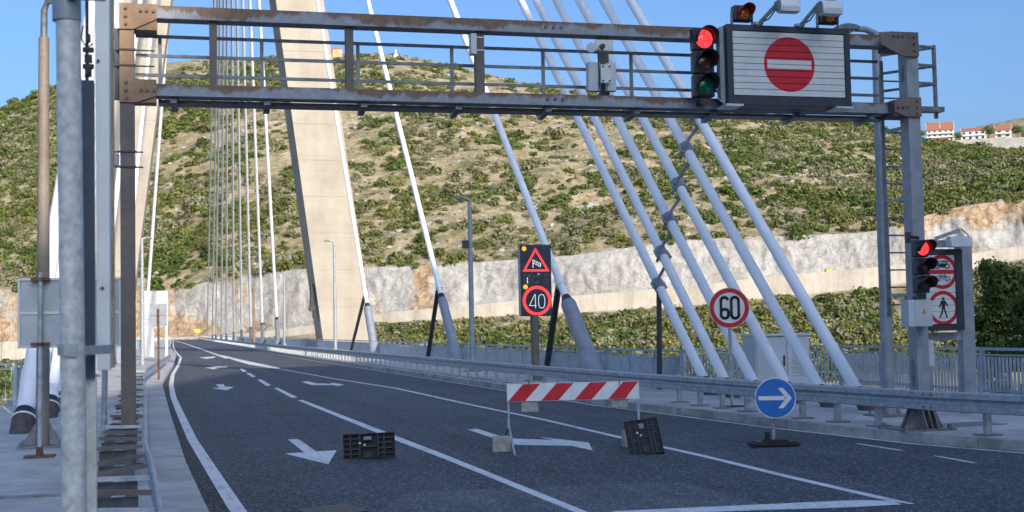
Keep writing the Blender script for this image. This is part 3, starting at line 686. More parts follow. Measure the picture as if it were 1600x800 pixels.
# ------------------------------------------------------------------ guardrails
WP = [(0, 0), (.03, -.015), (.075, -.02), (.075, -.10), (.02, -.125), (.012, -.155), (.02, -.185), (.075, -.21), (.075, -.29), (.03, -.295), (0, -.31)]
WP = WP+[(x-.012, z) for x, z in WP[::-1]]
def wbeam(mb, a, b, sgn, bul=1.0):  # profile extruded a->b; bulge towards sgn * normal
    a = Vector(a); b = Vector(b); d = (b-a).normalized(); n = Vector((d.y, -d.x, 0))*sgn
    k = len(WP); A = [a+n*x*bul+Z_*z for x, z in WP]; B = [b+n*x*bul+Z_*z for x, z in WP]
    mb.add(A+B, [(i, (i+1) % k, k+(i+1) % k, k+i) for i in range(k)] + [tuple(range(k)), tuple(range(2*k-1, k-1, -1))], False); return mb
GR = [(1600, 622), (1500, 615.5), (1400, 609.5), (1200, 597), (1000, 583), (800, 568), (600, 552), (450, 540)]
gpath = [gp(x, y, .79) for x, y in GR]; gpath = [Vector((max(p.x, rkx(p.y)+.3), p.y, p.z)) for p in gpath]; gpath = [gpath[0]+(gpath[0]-gpath[1])*1.2]+gpath+[Vector((9.25, 150, .79)), Vector((9.25, 300, .79)), Vector((9.55, 490, .79))]
# resample at 4 m sections
def resample(path, step, lim):
    out = [path[0]]; acc = 0
    for a, b in zip(path[:-1], path[1:]):
        L = (b-a).length; s = step-acc
        while s < L: out.append(a+(b-a)*(s/L)); s += step
        acc = (acc+L) % step
    out.append(path[-1]); return out
gs = resample(gpath, 4.0, 0)
grd = thing("guardrail", "galvanised corrugated guardrail on short posts along the right kerb", "guardrail", (gs[0].x, gs[0].y, .15))
far = MB()
for i, (a, b) in enumerate(zip(gs[:-1], gs[1:])):
    if a.y < 100:
        e = wbeam(MB(), a, b+(b-a).normalized()*.0, -1); be = e.build("beam", galv, grd)
        d = (b-a).normalized(); n = Vector((-d.y, d.x, 0)); m = MB()
        for z in (-.055, -.25):
            for s in (.12, .3): m.tube([a+d*s+n*.07+Z_*z, a+d*s+n*.095+Z_*z], .016, 6)
        m.build("bolt", galv_dark, be)
    else: wbeam(far, a, b, -1)
tag(far.build("far_beam", galv, grd), kind='stuff')
POST = MB().box((0, 0, -.03), (.09, .09, .62)).mesh("post", galv)
PLATE = MB().box((0, 0, .012), (.34, .26, .022)).mesh("foot_plate", galv_dark)
pp = [gp(x, y, .15) for x, y in [(1532, 681), (1359, 667), (1302, 660), (1253, 654), (1208, 648), (1168, 643), (1129, 638), (1094, 634), (1062, 629)]]
pp = [Vector((12.3, 15.0, .15))]+pp
pp = [Vector((max(p.x, interp_path(sorted(gpath, key=lambda v: v.y), p.y).x+.14), p.y, .15)) for p in pp]
ys0 = pp[-1].y
cur = resample([p for p in gpath if p.y > 5], 1.33, 0)
pp += [Vector((c.x+.14, c.y, .15)) for c in cur if ys0+1.0 < c.y < 300]
fp = MB()
for i, p in enumerate(pp):
    if i < 60:
        o = linked("post", POST, grd, p+Z_*.36-Vector((gs[0].x, gs[0].y, .15))); linked("foot_plate", PLATE, o, (0, 0, -.36))
    else: fp.box(p+Z_*.3, (.09, .07, .6))
tag(fp.build("far_posts", galv, grd), kind='stuff')
web_dark = simple("web_dark", (.085, .10, .115), .5, .2, .3, 8)
# left guardrail (double, on spacer bars)
LP = [(253, 820), (250, 800), (238, 728), (235.5, 718), (225.5, 686), (227, 650), (226, 600), (225.4, 587), (229, 574), (254, 560), (266, 553)]
lpath = [gp(x, y, .74) for x, y in LP]
lg_ = thing("guardrail", "bent galvanised guardrail on spacer bars along the left kerb", "guardrail", (lpath[0].x, lpath[0].y, .15))
for a, b in zip(lpath[:-1], lpath[1:]): wbeam(MB(), a, b, 1, .35).build("beam", galv, lg_)
yy = 8.3; k = 0
while yy < 46:
    xr = interp_path(lpath, yy).x-.03; tilt = random.uniform(-.03, .03)
    if 12.5 < yy < 14.5: tilt = .07
    wd = .50 if yy < 13 else .47
    po = MB().bar((xr-wd, yy, .70-tilt), (xr+.0, yy, .70), .07, .035).build("spacer_bar", brown_dark if k % 3 == 2 or 12.5 < yy < 18 else galv, lg_)
    MB().span((xr-wd+.02, yy+.04, .147), (xr-.10, yy+.06, .67-max(0, tilt))).build("web_plate", web_dark, po)
    MB().span((xr-.30, yy+.062, .146), (xr-.20, yy+.16, .67-max(0, tilt))).build("post", galv, po)
    yy += 1.08; k += 1
b0 = gp(268, 553, .7)

# ------------------------------------------------------------------ overhead gantry
YG = 18.78
gx0, gx1 = -.66, 11.63
gan = thing("sign_gantry", "weathered brown steel gantry spanning the whole road", "gantry", (5.5, YG, .15))
def post_part(x0, x1, y0, y1, z0, z1, mat, nm="column"): return MB().span((x0, y0, z0), (x1, y1, z1)).build(nm, mat, gan)
c1 = post_part(-.665, -.475, 18.66, 18.96, .15, 5.10, brown_dark); c1["label"] = "left column, brown above and shaded grey brown below"  # lower column darker than its top: shade put into the colour
post_part(-.665, -.475, 18.66, 18.96, 5.43, 6.12, brown, "column_top")
c2 = post_part(11.41, 11.62, 18.52, 18.77, .19, 5.14, steel_grey); c2["label"] = "right column, blue grey"
post_part(11.41, 11.62, 18.52, 18.77, 5.40, 6.22, steel_grey, "column_top")
MB().span((11.318, 18.485, .75), (11.322, 18.5, .75)) 
# chords: box sections with thin flange lips
def chord(z0, z1, mat, nm):
    m = MB(); m.span((-.18, 18.68, z0+.03), (11.15, 18.92, z1)); m.span((-.18, 18.655, z0), (11.15, 18.945, z0+.028)); return m.build(nm, mat, gan)
tc = chord(6.29, 6.475, corten_top, "top_chord"); bc = chord(5.205, 5.375, corten_bot, "bottom_chord")
# gussets
def gusset(poly, y, nm="gusset", mat=brown, bolts=()):
    g = MB().prism(poly, (0, y, 0), X_, Z_, (0, .03, 0)).build(nm, mat, gan)
    for bx, bz in bolts: MB().tube([(bx, y-.03, bz), (bx, y+.01, bz)], .022, 6).build("bolt", brown_dark, g)
gusset([(-.67, 6.12), (-.48, 6.12), (-.17, 6.27), (-.17, 6.48), (-.67, 6.48)], 18.63, bolts=[(-.58, 6.41), (-.58, 6.30), (-.58, 6.19), (-.38, 6.38), (-.30, 6.38), (-.21, 6.38)])
gusset([(-.67, 5.10), (-.45, 5.10), (-.17, 5.20), (-.17, 5.34), (-.45, 5.44), (-.67, 5.44)], 18.63, bolts=[(-.58, 5.38), (-.58, 5.27), (-.58, 5.16), (-.38, 5.27), (-.30, 5.27), (-.21, 5.27)])
gusset([(10.93, 6.28), (11.32, 6.10), (11.61, 6.10), (11.61, 6.49), (11.14, 6.49), (10.93, 6.47)], 18.47, mat=brown_mid, bolts=[(11.17, 6.42), (11.25, 6.42), (11.33, 6.42), (11.53, 6.41), (11.53, 6.3), (11.53, 6.19)])
gusset([(11.14, 5.20), (11.35, 5.13), (11.62, 5.13), (11.62, 5.44), (11.4, 5.44), (11.14, 5.385)], 18.47, mat=brown_mid, bolts=[(11.2, 5.28), (11.29, 5.28), (11.37, 5.28), (11.54, 5.38), (11.54, 5.28), (11.54, 5.18)])
MB().span((-.67, 18.66, 6.12), (-.17, 18.95, 6.47)).build("corner_block", brown, gan); MB().span((-.67, 18.662, 5.105), (-.18, 18.95, 5.428)).build("corner_block", brown, gan)
MB().span((11.152, 18.5, 6.225), (11.6, 18.94, 6.478)).build("corner_block", brown_dark, gan); MB().span((11.152, 18.5, 5.142), (11.6, 18.94, 5.395)).build("corner_block", brown_dark, gan)
# splice bolts on the chords
for xx, zz in ((5.46, 6.39), (5.58, 6.39), (5.70, 6.39), (5.46, 5.30), (5.58, 5.30), (5.70, 5.30)): MB().tube([(xx, 18.65, zz), (xx, 18.70, zz)], .022, 6).build("bolt", brown_dark, gan)
MB().span((5.38, 18.672, 6.325), (5.386, 18.7, 6.47)).build("splice_joint", strut_dark, gan)
for xa, xb in ((.545, .645), (2.465, 2.575), (4.39, 4.52), (6.34, 6.465)): MB().span((xa, 18.74, 5.38), (xb, 18.88, 6.285)).build("upright", brown_dark, gan)
# walkway below, behind the bottom chord
wk = MB().span((-.15, 18.95, 5.155), (11.3, 19.28, 5.20)).build("walkway", galv_dark, gan)
for k in range(0): MB().box((0+k*.19, 18.93, 5.18), (.012, .02, .045)).build("walkway_tooth", galv, wk)
for xx in (.05, 1.34, 2.72, 4.12, 5.5, 6.9, 8.2, 9.6, 10.9): MB().bar((xx, 18.75, 5.16), (xx+.02, 19.3, 5.12), .09, .07).build("bracket", galv_dark, gan)
# walkway handrails and their posts
for zz in (6.06, 5.78, 5.50):
    MB().bar((-.47, 19.22, zz+.095), (11.3, 19.22, zz+.095), .03, .045).build("handrail", galv_dark, gan)
for xx in (-.13, 1.27, 2.64, 4.03, 5.43, 6.83, 8.3, 9.7, 11.1): MB().bar((xx*1.024, 19.22, 5.2), (xx*1.024, 19.22, 6.17), .05, .035).build("rail_post", galv_dark, gan)
# end cage on the right
for zz in (6.38, 6.07, 5.77):
    MB().bar((11.62, 18.9, zz), (12.22, 19.0, zz), .04, .04).build("cage_rail", galv_dark, gan); MB().bar((11.62, 19.65, zz-.02), (12.2, 19.05, zz), .04, .04).build("cage_rail", galv_dark, gan)
MB().bar((12.23, 19.02, 5.20), (12.23, 19.02, 6.42), .05, .05).build("cage_post", galv_dark, gan)
MB().span((11.63, 18.8, 5.28), (12.25, 19.0, 5.36)).build("cage_floor", galv_dark, gan)
# ladder beside the right column
ld = MB(); ld.bar((11.40, 19.3, 1.95), (11.40, 19.3, 5.95), .05, .05); lad = ld.build("ladder_rail", galv_dark, gan)
MB().bar((11.85, 19.3, 1.95), (11.85, 19.3, 5.95), .05, .05).build("ladder_rail", galv_dark, gan)
for k in range(14): MB().tube([(11.40, 19.3, 2.15+k*.285), (11.85, 19.3, 2.15+k*.285)], .014, 6).build("rung", galv_dark, gan)
for zz in (2.3, 3.85, 5.0): MB().bar((11.42, 19.3, zz), (11.5, 18.78, zz), .05, .05).build("ladder_bracket", galv, gan)
stiff_mat = simple('stiffener_grey', (.21, .20, .19), .6, .15, .3, 6)
# base of the right column: plate, stiffeners, nuts
MB().box((11.47, 18.72, .168), (.92, .82, .034)).build("base_plate", galv_dark, gan)
for sx, sy in ((-1, -1), (0, -1), (1, -1), (-1, 1), (1, 1)):
    xx = 11.505+sx*.095; yb_ = 18.52 if sy < 0 else 18.77; MB().prism([(0, .185), (.22, .185), (.0, .66)], (xx, yb_, 0), (0, sy, 0), Z_, (.02, 0, 0)).build("stiffener", stiff_mat, gan)
for sx in (-1, 1):
    xe = 11.515+sx*.105; MB().prism([(0, .185), (.24, .185), (.0, .66)], (xe, 18.57, 0), (sx, 0, 0), Z_, (0, .02, 0)).build("stiffener", stiff_mat, gan)
    MB().prism([(0, .185), (.24, .185), (.0, .66)], (xe, 18.70, 0), (sx, 0, 0), Z_, (0, .02, 0)).build("stiffener", stiff_mat, gan)
for sx in (-1, 1):
    for sy in (-1, 1): MB().tube([(11.47+sx*.38, 18.72+sy*.34, .185), (11.47+sx*.38, 18.72+sy*.34, .25)], .035, 6).build("anchor_bolt", galv_dark, gan)
MB().box((-.57, 18.81, .165), (.6, .6, .035)).build("base_plate", galv_dark, gan)
# oval hand hole on the right column
MB().prism([(.035*math.cos(a*math.pi/8), .22*math.sin(a*math.pi/8)) for a in range(16)], (11.408, 18.65, 1.05), (0, 1, 0), Z_, (-.012, 0, 0)).build("hand_hole_cover", galv_dark, gan)
MB().prism([(.035*math.cos(a*math.pi/8), .14*math.sin(a*math.pi/8)) for a in range(16)], (11.408, 18.65, 5.85), (0, 1, 0), Z_, (-.012, 0, 0)).build("hand_hole_cover", galv_dark, gan)
# band clamps and brackets on the left column
for zz in (4.21, 4.42, 5.62, 5.84):
    m = MB(); m.span((-.69, 18.64, zz-.012), (-.45, 18.66, zz+.012)); m.span((-.78, 18.7, zz-.01), (-.665, 18.72, zz+.01)); m.span((-.475, 18.7, zz-.01), (-.36 if zz < 5 else -.2, 18.72, zz+.01)); m.build("band_clamp", strut_dark, gan)
MB().span((-.80, 18.75, 4.24), (-.68, 18.85, 4.39)).build("bracket", steel_grey, gan)
m = MB(); m.span((-.74, 18.72, 5.15), (-.672, 18.80, 6.14)); m.span((-.80, 18.74, 5.6), (-.74, 18.80, 5.8)); m.build("cable_duct", navy_frame, gan)

# ------------------------------------------------------------------ traffic signals
def visor(c, r, L, mat, parent, a0=-25, a1=205):
    m = MB(); n = 18; vs = []
    for k in range(n+1):
        a = math.radians(a0+(a1-a0)*k/n); cx_, sz = math.cos(a), math.sin(a); cut = L*(.45+.55*max(0, min(1, (sz+.5))))
        for rr, yy in ((r, 0), (r, -cut), (r-.008, -cut), (r-.008, 0)): vs.append((c[0]+cx_*rr, c[1]+yy, c[2]+sz*rr))
    fs = []
    for k in range(n):
        i, j = 4*k, 4*(k+1); fs += [(i, i+1, j+1, j), (i+1, i+2, j+2, j+1), (i+2, i+3, j+3, j+2)]
    m.add(vs, fs, True); return m.build("visor", mat, parent)
def lens(c, r, mat, parent, nm="lens"):
    m = MB(); n = 24; rings = [(r, 0), (r*.8, -.018), (r*.45, -.033), (0.001, -.038)]; vs = []
    for rr, yy in rings: vs += [(c[0]+rr*math.cos(2*math.pi*k/n), c[1]+yy, c[2]+rr*math.sin(2*math.pi*k/n)) for k in range(n)]
    m.add(vs, [(i*n+k, i*n+(k+1) % n, (i+1)*n+(k+1) % n, (i+1)*n+k) for i in range(3) for k in range(n)], True); return m.build(nm, mat, parent)
def signal(x, y, z, wd, hh, label, lit, group, dead):
    t = thing("traffic_light", label, "traffic light", (x, y, z), group); h3 = hh/3
    for k in range(3):
        zc_ = z+hh-h3*(k+.5); s = MB().span((x-wd/2, y, zc_-h3/2+.006), (x+wd/2, y+.16, zc_+h3/2-.006)).build("signal_housing", black_plastic, t, bevel=.02)
        MB().ring(h3*.44, h3*.40, (x, y-.015, zc_), X_, Z_, (0, .02, 0), 28).build("lens_ring", black_plastic, s)
        ln = lens((x, y-.004, zc_), h3*.405, (lens_red if k == 0 else dead[k-1]), t)
        if k == 0: ln["label"] = "lit red lens"
        visor((x, y, zc_), h3*.455, .24, black_plastic, t)
    m = MB(); m.span((x-.06, y+.05, z-.09), (x+.06, y+.14, z)); m.tube([(x, y+.09, z-.06), (x, y+.3, z-.06)], .03, 8); m.build("mount", strut_dark, t)
    return t
a = at(1083, 42, 18.35); b = at(1118, 152, 18.35)
signal((a.x+b.x)/2, 18.35, b.z, b.x-a.x, a.z-b.z, "overhead traffic light showing red, left of the big no entry display", 0, "traffic lights", (lens_amber, lens_green))
m_t = bpy.data.objects["traffic_light"]; MB().bar(((a.x+b.x)/2, 18.5, 6.38), ((a.x+b.x)/2, 18.68, 6.38), .05, .05).build("mount", strut_dark, m_t)
a = at(1431, 374, 18.2); b = at(1454, 458, 18.2)
t2 = signal((a.x+b.x)/2, 18.2, b.z, b.x-a.x, a.z-b.z, "small traffic light showing red, on the right gantry column above the grey box", 0, "traffic lights", (lens_dark, lens_dark))
q = at(1432, 368, 18.25); m = MB(); m.tube([q+Vector((0, .25, .0)), q+Vector((.12, .12, -.03))], .025, 8); m.span(q+Vector((-.03, .2, -.1)), q+Vector((.02, .28, .07))); m.build("mount", strut_dark, t2)

# ------------------------------------------------------------------ big no entry display
a = at(1135, 38, 18.2); b = at(1333, 165, 18.2)
x0, x1, z0, z1 = a.x, b.x-.02, 5.205, 6.435
vm_ = thing("no_entry_display", "large dark framed display with white slats showing a red no entry disc", "road sign", ((x0+x1)/2, 18.2, z0))
m = MB(); m.span((x0, 18.24, z0), (x1, 18.62, z1)); m.build("cabinet", navy_frame, vm_, bevel=.01)
m = MB(); fr = .09
m.span((x0+.002, 18.2, z0+.002), (x0+fr, 18.242, z1-.002)); m.span((x1-fr, 18.2, z0+.002), (x1-.002, 18.242, z1-.002)); m.span((x0+fr, 18.202, z1-fr), (x1-fr, 18.242, z1-.004)); m.span((x0+fr, 18.202, z0+.004), (x1-fr, 18.242, z0+.135))
m.build("frame", navy_frame, vm_)
wx0, wx1, wz0, wz1 = x0+fr+.012, x1-fr-.012, z0+.145, z1-fr-.01
cen = Vector(((wx0+wx1)/2+.0, 18.2, (wz0+wz1)/2))
hs = (wz1-wz0)/10
for k in range(10):
    me = MB().span((wx0, 18.212, wz0+hs*k+.0045), (wx1, 18.236, wz0+hs*(k+1)-.0045)).mesh("slat", print_noentry, cen); linked("slat", me, vm_, cen-ORG[vm_.name])
MB().span((wx0-.01, 18.2405, wz0-.008), (wx1+.01, 18.2415, wz1+.008)).build("slat_bed", black_paint, vm_)
for xx in (x0+.05, x1-.18): MB().span((xx-.12, 18.12, z0-.035), (xx+.16, 18.5, z0-.005)).build("bracket", alu_light, vm_)
m = MB(); m.span((x0-.075, 18.3, z0+.05), (x0-.005, 18.34, z1-.03)); m.tube([(x0-.09, 18.4, 5.45), (x0-.13, 18.3, 5.3), (x0-.02, 18.25, 5.2)], .012, 6); m.build("side_bracket", steel_grey, vm_)
def beacon(px0, px1, label):
    a = at(px0[0], px0[1], 18.3); b = at(px1[0], px1[1], 18.3); c = (a+b)/2; wd, hh = abs(b.x-a.x)*.86, abs(a.z-b.z); t = thing("warning_beacon", label, "warning light", (c.x, 18.3, z1), "amber flashers on the display")
    MB().span((c.x-wd/2, 18.3, c.z-hh/2), (c.x+wd/2, 18.46, c.z+hh/2)).build("housing", black_plastic, t, bevel=.02)
    lens((c.x, 18.295, c.z), hh*.42, lens_orange, t); visor((c.x, 18.3, c.z), hh*.46, .22, visor_red, t)
    m = MB(); m.span((c.x-wd/2-.03, 18.36, z1), (c.x-wd/2, 18.40, c.z+.02)); m.span((c.x+wd/2, 18.36, z1), (c.x+wd/2+.02, 18.40, c.z)); m.build("bracket", galv_dark, t)
beacon((1145, 7), (1180, 33), "amber flasher with red hood at the left end on top of the display"); beacon((1279, 12), (1314, 37), "amber flasher half hidden behind the right floodlight on the display")
def flood(foot, elbow, hx0, hx1, label):
    f_ = at(*foot, 18.2); f_.z = z1; e = at(*elbow, 17.75); t = thing("floodlight", label, "floodlight", f_, "floodlights above the display")
    MB().tube([f_, f_.lerp(e, .5), e], .032, 10).build("arm", galv, t); MB().box(f_+Z_*.02, (.14, .10, .04)).build("foot", galv, t)
    MB().tube([f_+Vector((.03, .0, .03)), f_.lerp(e, .4)+Vector((.05, 0, -.04)), e+Vector((.02, 0, -.02))], .012, 6).build("lamp_cable", strut_dark, t)
    a = at(*hx0, 17.7); b = at(*hx1, 17.7); wd = b.x-a.x; hh = a.z-b.z; c = (a+b)/2
    m = MB(); sec = [(-.10, -hh*.5), (.06, -hh*.55), (.16, -hh*.1), (.12, hh*.45), (-.06, hh*.5)]
    m.prism(sec, (c.x-wd/2, 17.7, c.z), Y_, Z_, (wd, 0, 0)); m.build("lamp_body", alu_light, t, bevel=.01)
    MB().span((c.x-wd/2+.02, 17.59, c.z-hh*.52), (c.x+wd/2-.02, 17.602, c.z-.02)).build("lamp_glass", cab_paint, t)
    m = MB(); m.span((c.x-wd/2-.03, 17.68, c.z-hh*.3), (c.x-wd/2-.005, 17.80, c.z+hh*.4)); m.span((c.x+wd/2+.005, 17.68, c.z-hh*.3), (c.x+wd/2+.03, 17.80, c.z+hh*.4)); m.tube([(c.x-wd/2, 17.76, c.z+hh*.55), (c.x+wd*.3, 17.76, c.z+hh*.7), (c.x+wd/2+.02, 17.76, c.z+hh*.1)], .008, 6); m.build("yoke", galv_dark, t)
flood((1184, 35), (1216, 4), (1217, -1), (1247, 20), "grey floodlight on a bent arm above the middle of the display")
flood((1249, 37), (1280, 5), (1282, 2), (1313, 24), "grey floodlight on a bent arm above the right end of the display")

# ------------------------------------------------------------------ detector, boxes on the gantry
q = at(943, 118, 18.6)
rt_ = thing("radio_unit", "two grey antenna boxes with a round camera clamped to a gantry upright", "detector", (6.4, 18.6, q.z))
a = at(918, 97, 18.62); b = at(938, 143, 18.62); MB().span((a.x, 18.6, b.z), (b.x, 18.72, a.z)).build("antenna_box", cab_paint, rt_, bevel=.015)
a = at(947, 98, 18.62); b = at(963, 143, 18.62); MB().span((a.x, 18.6, b.z), (b.x, 18.72, a.z)).build("antenna_box", cab_paint, rt_, bevel=.015)
a = at(938, 101, 18.52); b = at(955, 130, 18.52); pl = MB().span((a.x, 18.5, b.z), (b.x, 18.53, a.z)).build("mount_plate", alu_light, rt_)
for sx in (.03, b.x-a.x-.03):
    for sz in (.03, a.z-b.z-.03): MB().tube([(a.x+sx, 18.48, b.z+sz), (a.x+sx, 18.51, b.z+sz)], .014, 6).build("bolt", strut_dark, pl)
a = at(925, 62, 18.52); b = at(958, 82, 18.52); MB().span((a.x+.05, 18.5, b.z+.02), (b.x, 18.54, a.z)).build("mount_plate", alu_light, rt_)
c = at(924, 74, 18.3); MB().tube([c, c+Vector((.05, .12, .0))], [.075, .06], 16).build("dish", cab_paint, rt_); MB().tube([c+Vector((.02, .1, 0)), c+Vector((.2, .2, .02))], .035, 10).build("camera_body", alu_light, rt_)
c = at(942, 72, 18.42); MB().tube([c, c+Vector((0, .1, 0))], .04, 12).build("camera_eye", strut_dark, rt_)
m = MB(); m.tube([at(938, 62, 18.6), at(934, 80, 18.6), at(936, 110, 18.58), at(936, 140, 18.6), at(930, 146, 18.6)], .010, 6); m.build("cable", strut_dark, rt_)
a = at(735, 52, 18.62); b = at(743, 85, 18.62); jb = thing("junction_box", "small grey box strapped to the middle gantry upright", "junction box", (a.x, 18.62, b.z))
MB().span((a.x, 18.6, b.z), (b.x+.02, 18.74, a.z)).build("box", cab_paint, jb, bevel=.01)
for zz in (a.z-.03, b.z+.09): MB().span((b.x+.0, 18.725, zz-.008), (b.x+.19, 18.735, zz+.008)).build("strap", alu_light, jb)
a = at(1419, 469, 18.25); b = at(1458, 510, 18.25); cb = thing("control_box", "grey control box with yellow warning triangle under the small traffic light", "control box", (a.x, 18.25, b.z))
MB().span((a.x, 18.25, b.z), (b.x, 18.48, a.z)).build("box", cab_paint, cb, bevel=.012)
MB().span((a.x+.11, 18.236, b.z+.012), (b.x-.008, 18.252, a.z-.012)).build("door", alu_light, cb)
c = at(1444, 487, 18.23); MB().prism([(-.032, -.035), (.032, -.035), (0, .05)], (c.x, 18.228, c.z), X_, Z_, (0, .008, 0)).build("warning_triangle", amber_t := simple("warn_yellow", (.75, .42, .03), .5), cb)
MB().ribbon([(.004, .02), (-.006, -.002), (.006, -.002), (-.002, -.022)], .006, (c.x, 18.225, c.z), X_, Z_, (0, .004, 0)).build("bolt_symbol", black_paint, cb)
a = at(1445, 532, 18.75); b = at(1457, 572, 18.75); mb_ = thing("meter_box", "narrow pale box on the right side of the gantry column", "junction box", (a.x, 18.75, b.z)); MB().span((11.622, 18.62, b.z), (11.78, 18.80, a.z)).build("box", alu_light, mb_, bevel=.01)

# ------------------------------------------------------------------ prohibition display on its own frame
YP = 21.2
fr_ = thing("sign_support", "grey steel goal frame beside the gantry column carrying the prohibition display", "sign support", (14.2, 21.5, .15))
a = at(1506, 370, 21.5); b = at(1522, 613, 21.5)
MB().span((14.16, 21.43, .15), (14.42, 21.6, a.z)).build("post", steel_grey, fr_)
c = at(1440, 527, 21.5); MB().span((13.2, 21.46, c.z-.07), (14.16, 21.57, c.z+.08)).build("cross_bar", steel_grey, fr_)
a = at(1441, 389, YP); b = at(1508, 516, YP); x0, x1, z0p, z1p = b.x-1.0, b.x, b.z, a.z
ps = thing("prohibition_display", "dark framed display with two red ring signs, one for cycles and one for walkers", "road sign", ((x0+x1)/2, YP, z0p))
m = MB(); m.span((x0, YP+.04, z0p), (x1, YP+.22, z1p)); m.build("cabinet", navy_frame, ps)
m = MB(); m.span((x0+.002, YP, z0p+.002), (x0+.10, YP+.042, z1p-.002)); m.span((x1-.15, YP, z0p+.002), (x1-.002, YP+.042, z1p-.002)); m.span((x0+.10, YP+.002, z1p-.10), (x1-.15, YP+.042, z1p-.004)); m.span((x0+.10, YP+.002, z0p+.004), (x1-.15, YP+.042, z0p+.11)); m.build("frame", navy_frame, ps)
wx0, wx1, wz0, wz1 = x0+.11, x1-.16, z0p+.12, z1p-.11
r1 = at(1473, 425, YP); r2 = at(1474, 481, YP)
cen = Vector(((r1.x+r2.x)/2, YP, (r1.z+r2.z)/2)); hs = (wz1-wz0)/11
for k in range(11):
    me = MB().span((wx0, YP+.012, wz0+hs*k+.003), (wx1, YP+.034, wz0+hs*(k+1)-.003)).mesh("slat", print_prohibit, cen); linked("slat", me, ps, cen-ORG[ps.name])
MB().span((wx0-.008, YP+.0365, wz0-.008), (wx1+.008, YP+.0385, wz1+.008)).build("slat_bed", black_paint, ps)
# pictograms
o1 = (cen.x, YP+.004, cen.z+.33); o2 = (cen.x, YP+.004, cen.z-.33); T_ = (0, .007, 0)
def circ(r, cx_, cz, n=14): return [(cx_+r*math.cos(2*math.pi*k/n), cz+r*math.sin(2*math.pi*k/n)) for k in range(n+1)]
m = MB(); 
for cx_ in (-.10, .11): m.ribbon(circ(.042, cx_, .10), .014, o1, X_, Z_, T_)
m.prism([(-.06, .09), (.05, .08), (.09, .12), (.12, .165), (.05, .15), (-.02, .16), (-.06, .13)], o1, X_, Z_, T_); m.ribbon([(-.10, .10), (-.06, .16), (-.075, .19)], .014, o1, X_, Z_, T_); m.ribbon([(.0, .185), (.13, .185)], .02, o1, X_, Z_, T_); m.build("motorcycle_symbol", black_paint, ps)
m = MB()
for cx_ in (-.085, .105): m.ribbon(circ(.048, cx_, -.125), .009, o1, X_, Z_, T_)
m.ribbon([(-.085, -.125), (-.03, -.075), (.06, -.075), (.015, -.13), (-.03, -.075)], .009, o1, X_, Z_, T_); m.ribbon([(.105, -.125), (.06, -.075), (.055, -.05), (.03, -.05)], .009, o1, X_, Z_, T_); m.ribbon([(.015, -.13), (-.04, -.055), (-.06, -.052), (-.02, -.052)], .009, o1, X_, Z_, T_); m.build("bicycle_symbol", black_paint, ps)
m = MB(); m.disc(.026, (o2[0], o2[1], o2[2]+.17), X_, Z_, T_, 16); m.prism([(-.035, .135), (.035, .135), (.032, .0), (-.032, .0)], o2, X_, Z_, T_)
for pl in ([(-.03, .125), (-.06, .06), (-.075, .02)], [(.03, .125), (.055, .08), (.085, .045)], [(-.014, .0), (-.03, -.08), (-.075, -.17)], [(.014, .0), (.04, -.08), (.07, -.17)]): m.ribbon(pl, .026, o2, X_, Z_, T_)
m.build("walker_symbol", black_paint, ps)
fl = thing("floodlight", "small grey floodlight hooked over the prohibition display", "floodlight", (x1-.2, YP, z1p+.1), "floodlights above the display")
del fl["group"]
e0 = at(1461, 373, 21.4); e1 = at(1500, 359, 21.1); m = MB(); m.bar(at(1462, 386, 21.4), e0, .05, .05); m.bar(e0, e1, .05, .06); m.build("arm", galv, fl)
a = at(1482, 369, 21.0); b = at(1516, 386, 21.0); m = MB(); hh = a.z-b.z; m.prism([(-.10, -hh*.5), (.06, -hh*.5), (.12, hh*.2), (.05, hh*.5), (-.06, hh*.45)], (a.x, 21.0, (a.z+b.z)/2), Y_, Z_, (b.x-a.x, 0, 0)); m.build("lamp_body", alu_light, fl, bevel=.01)
m = MB(); m.tube([at(1502, 358, 21.0), at(1512, 366, 20.95), at(1516, 376, 20.95)], .010, 6); m.build("lamp_cable", strut_dark, fl)
MB().span((e0.x, 21.38, e0.z-.16), (x1+.1, 21.44, e0.z-.03)).build("mount_bar", steel_grey, fl)

# ------------------------------------------------------------------ street lamps
def lamp(x, y, h, r, label, arm=None, group="street lamps", head=True, mat=None):
    t = thing("street_lamp", label, "street lamp", (x, y, .15), group); mat = mat or galv
    MB().tube([(x, y, .15), (x, y, h*.5), (x, y, h)], [r, r*.93, r*.72], 14).build("pole", mat, t)
    MB().box((x, y, .165), (r*6, r*6, .03)).build("base_plate", galv_dark, t)
    m = MB()
    for sx in (-1, 1):
        for sy in (-1, 1): m.tube([(x+sx*r*2.2, y+sy*r*2.2, .18), (x+sx*r*2.2, y+sy*r*2.2, .24)], .02, 6)
    m.prism([(-r*2.2, .18), (r*2.2, .18), (r*.6, .45), (-r*.6, .45)], (x, y-.008, 0), X_, Z_, (0, .016, 0)); m.build("stiffener", galv_dark, t)
    if arm:
        ax, ah = arm; MB().tube([(x, y, h-.02), (x+ax*.3, y, h+ah), (x+ax*.55, y, h+ah)], r*.5, 10).build("arm", mat, t)
        hx = x+ax*.5; L = ax*.65; s = [(0, 0), (.1, .055), (.5, .08), (.85, .045), (1, -.02), (.9, -.05), (.15, -.045)]
        m = MB(); m.prism([(p*L, q*1.0) for p, q in s], (hx, y-.13, h+ah), X_, Z_, (0, .26, 0)); hd = m.build("lamp_head", galv_dark, t, bevel=.02)
        MB().span((hx+min(L*.2, L*.75), y-.09, h+ah-.06), (hx+max(L*.2, L*.75), y+.09, h+ah-.049)).build("lamp_glass", cab_paint, hd)
    return t
lamp(12.68, 21.58, 7.22, .115, "tall grey street lamp just left of the right gantry column", (-.75, .06), mat=steel_grey)
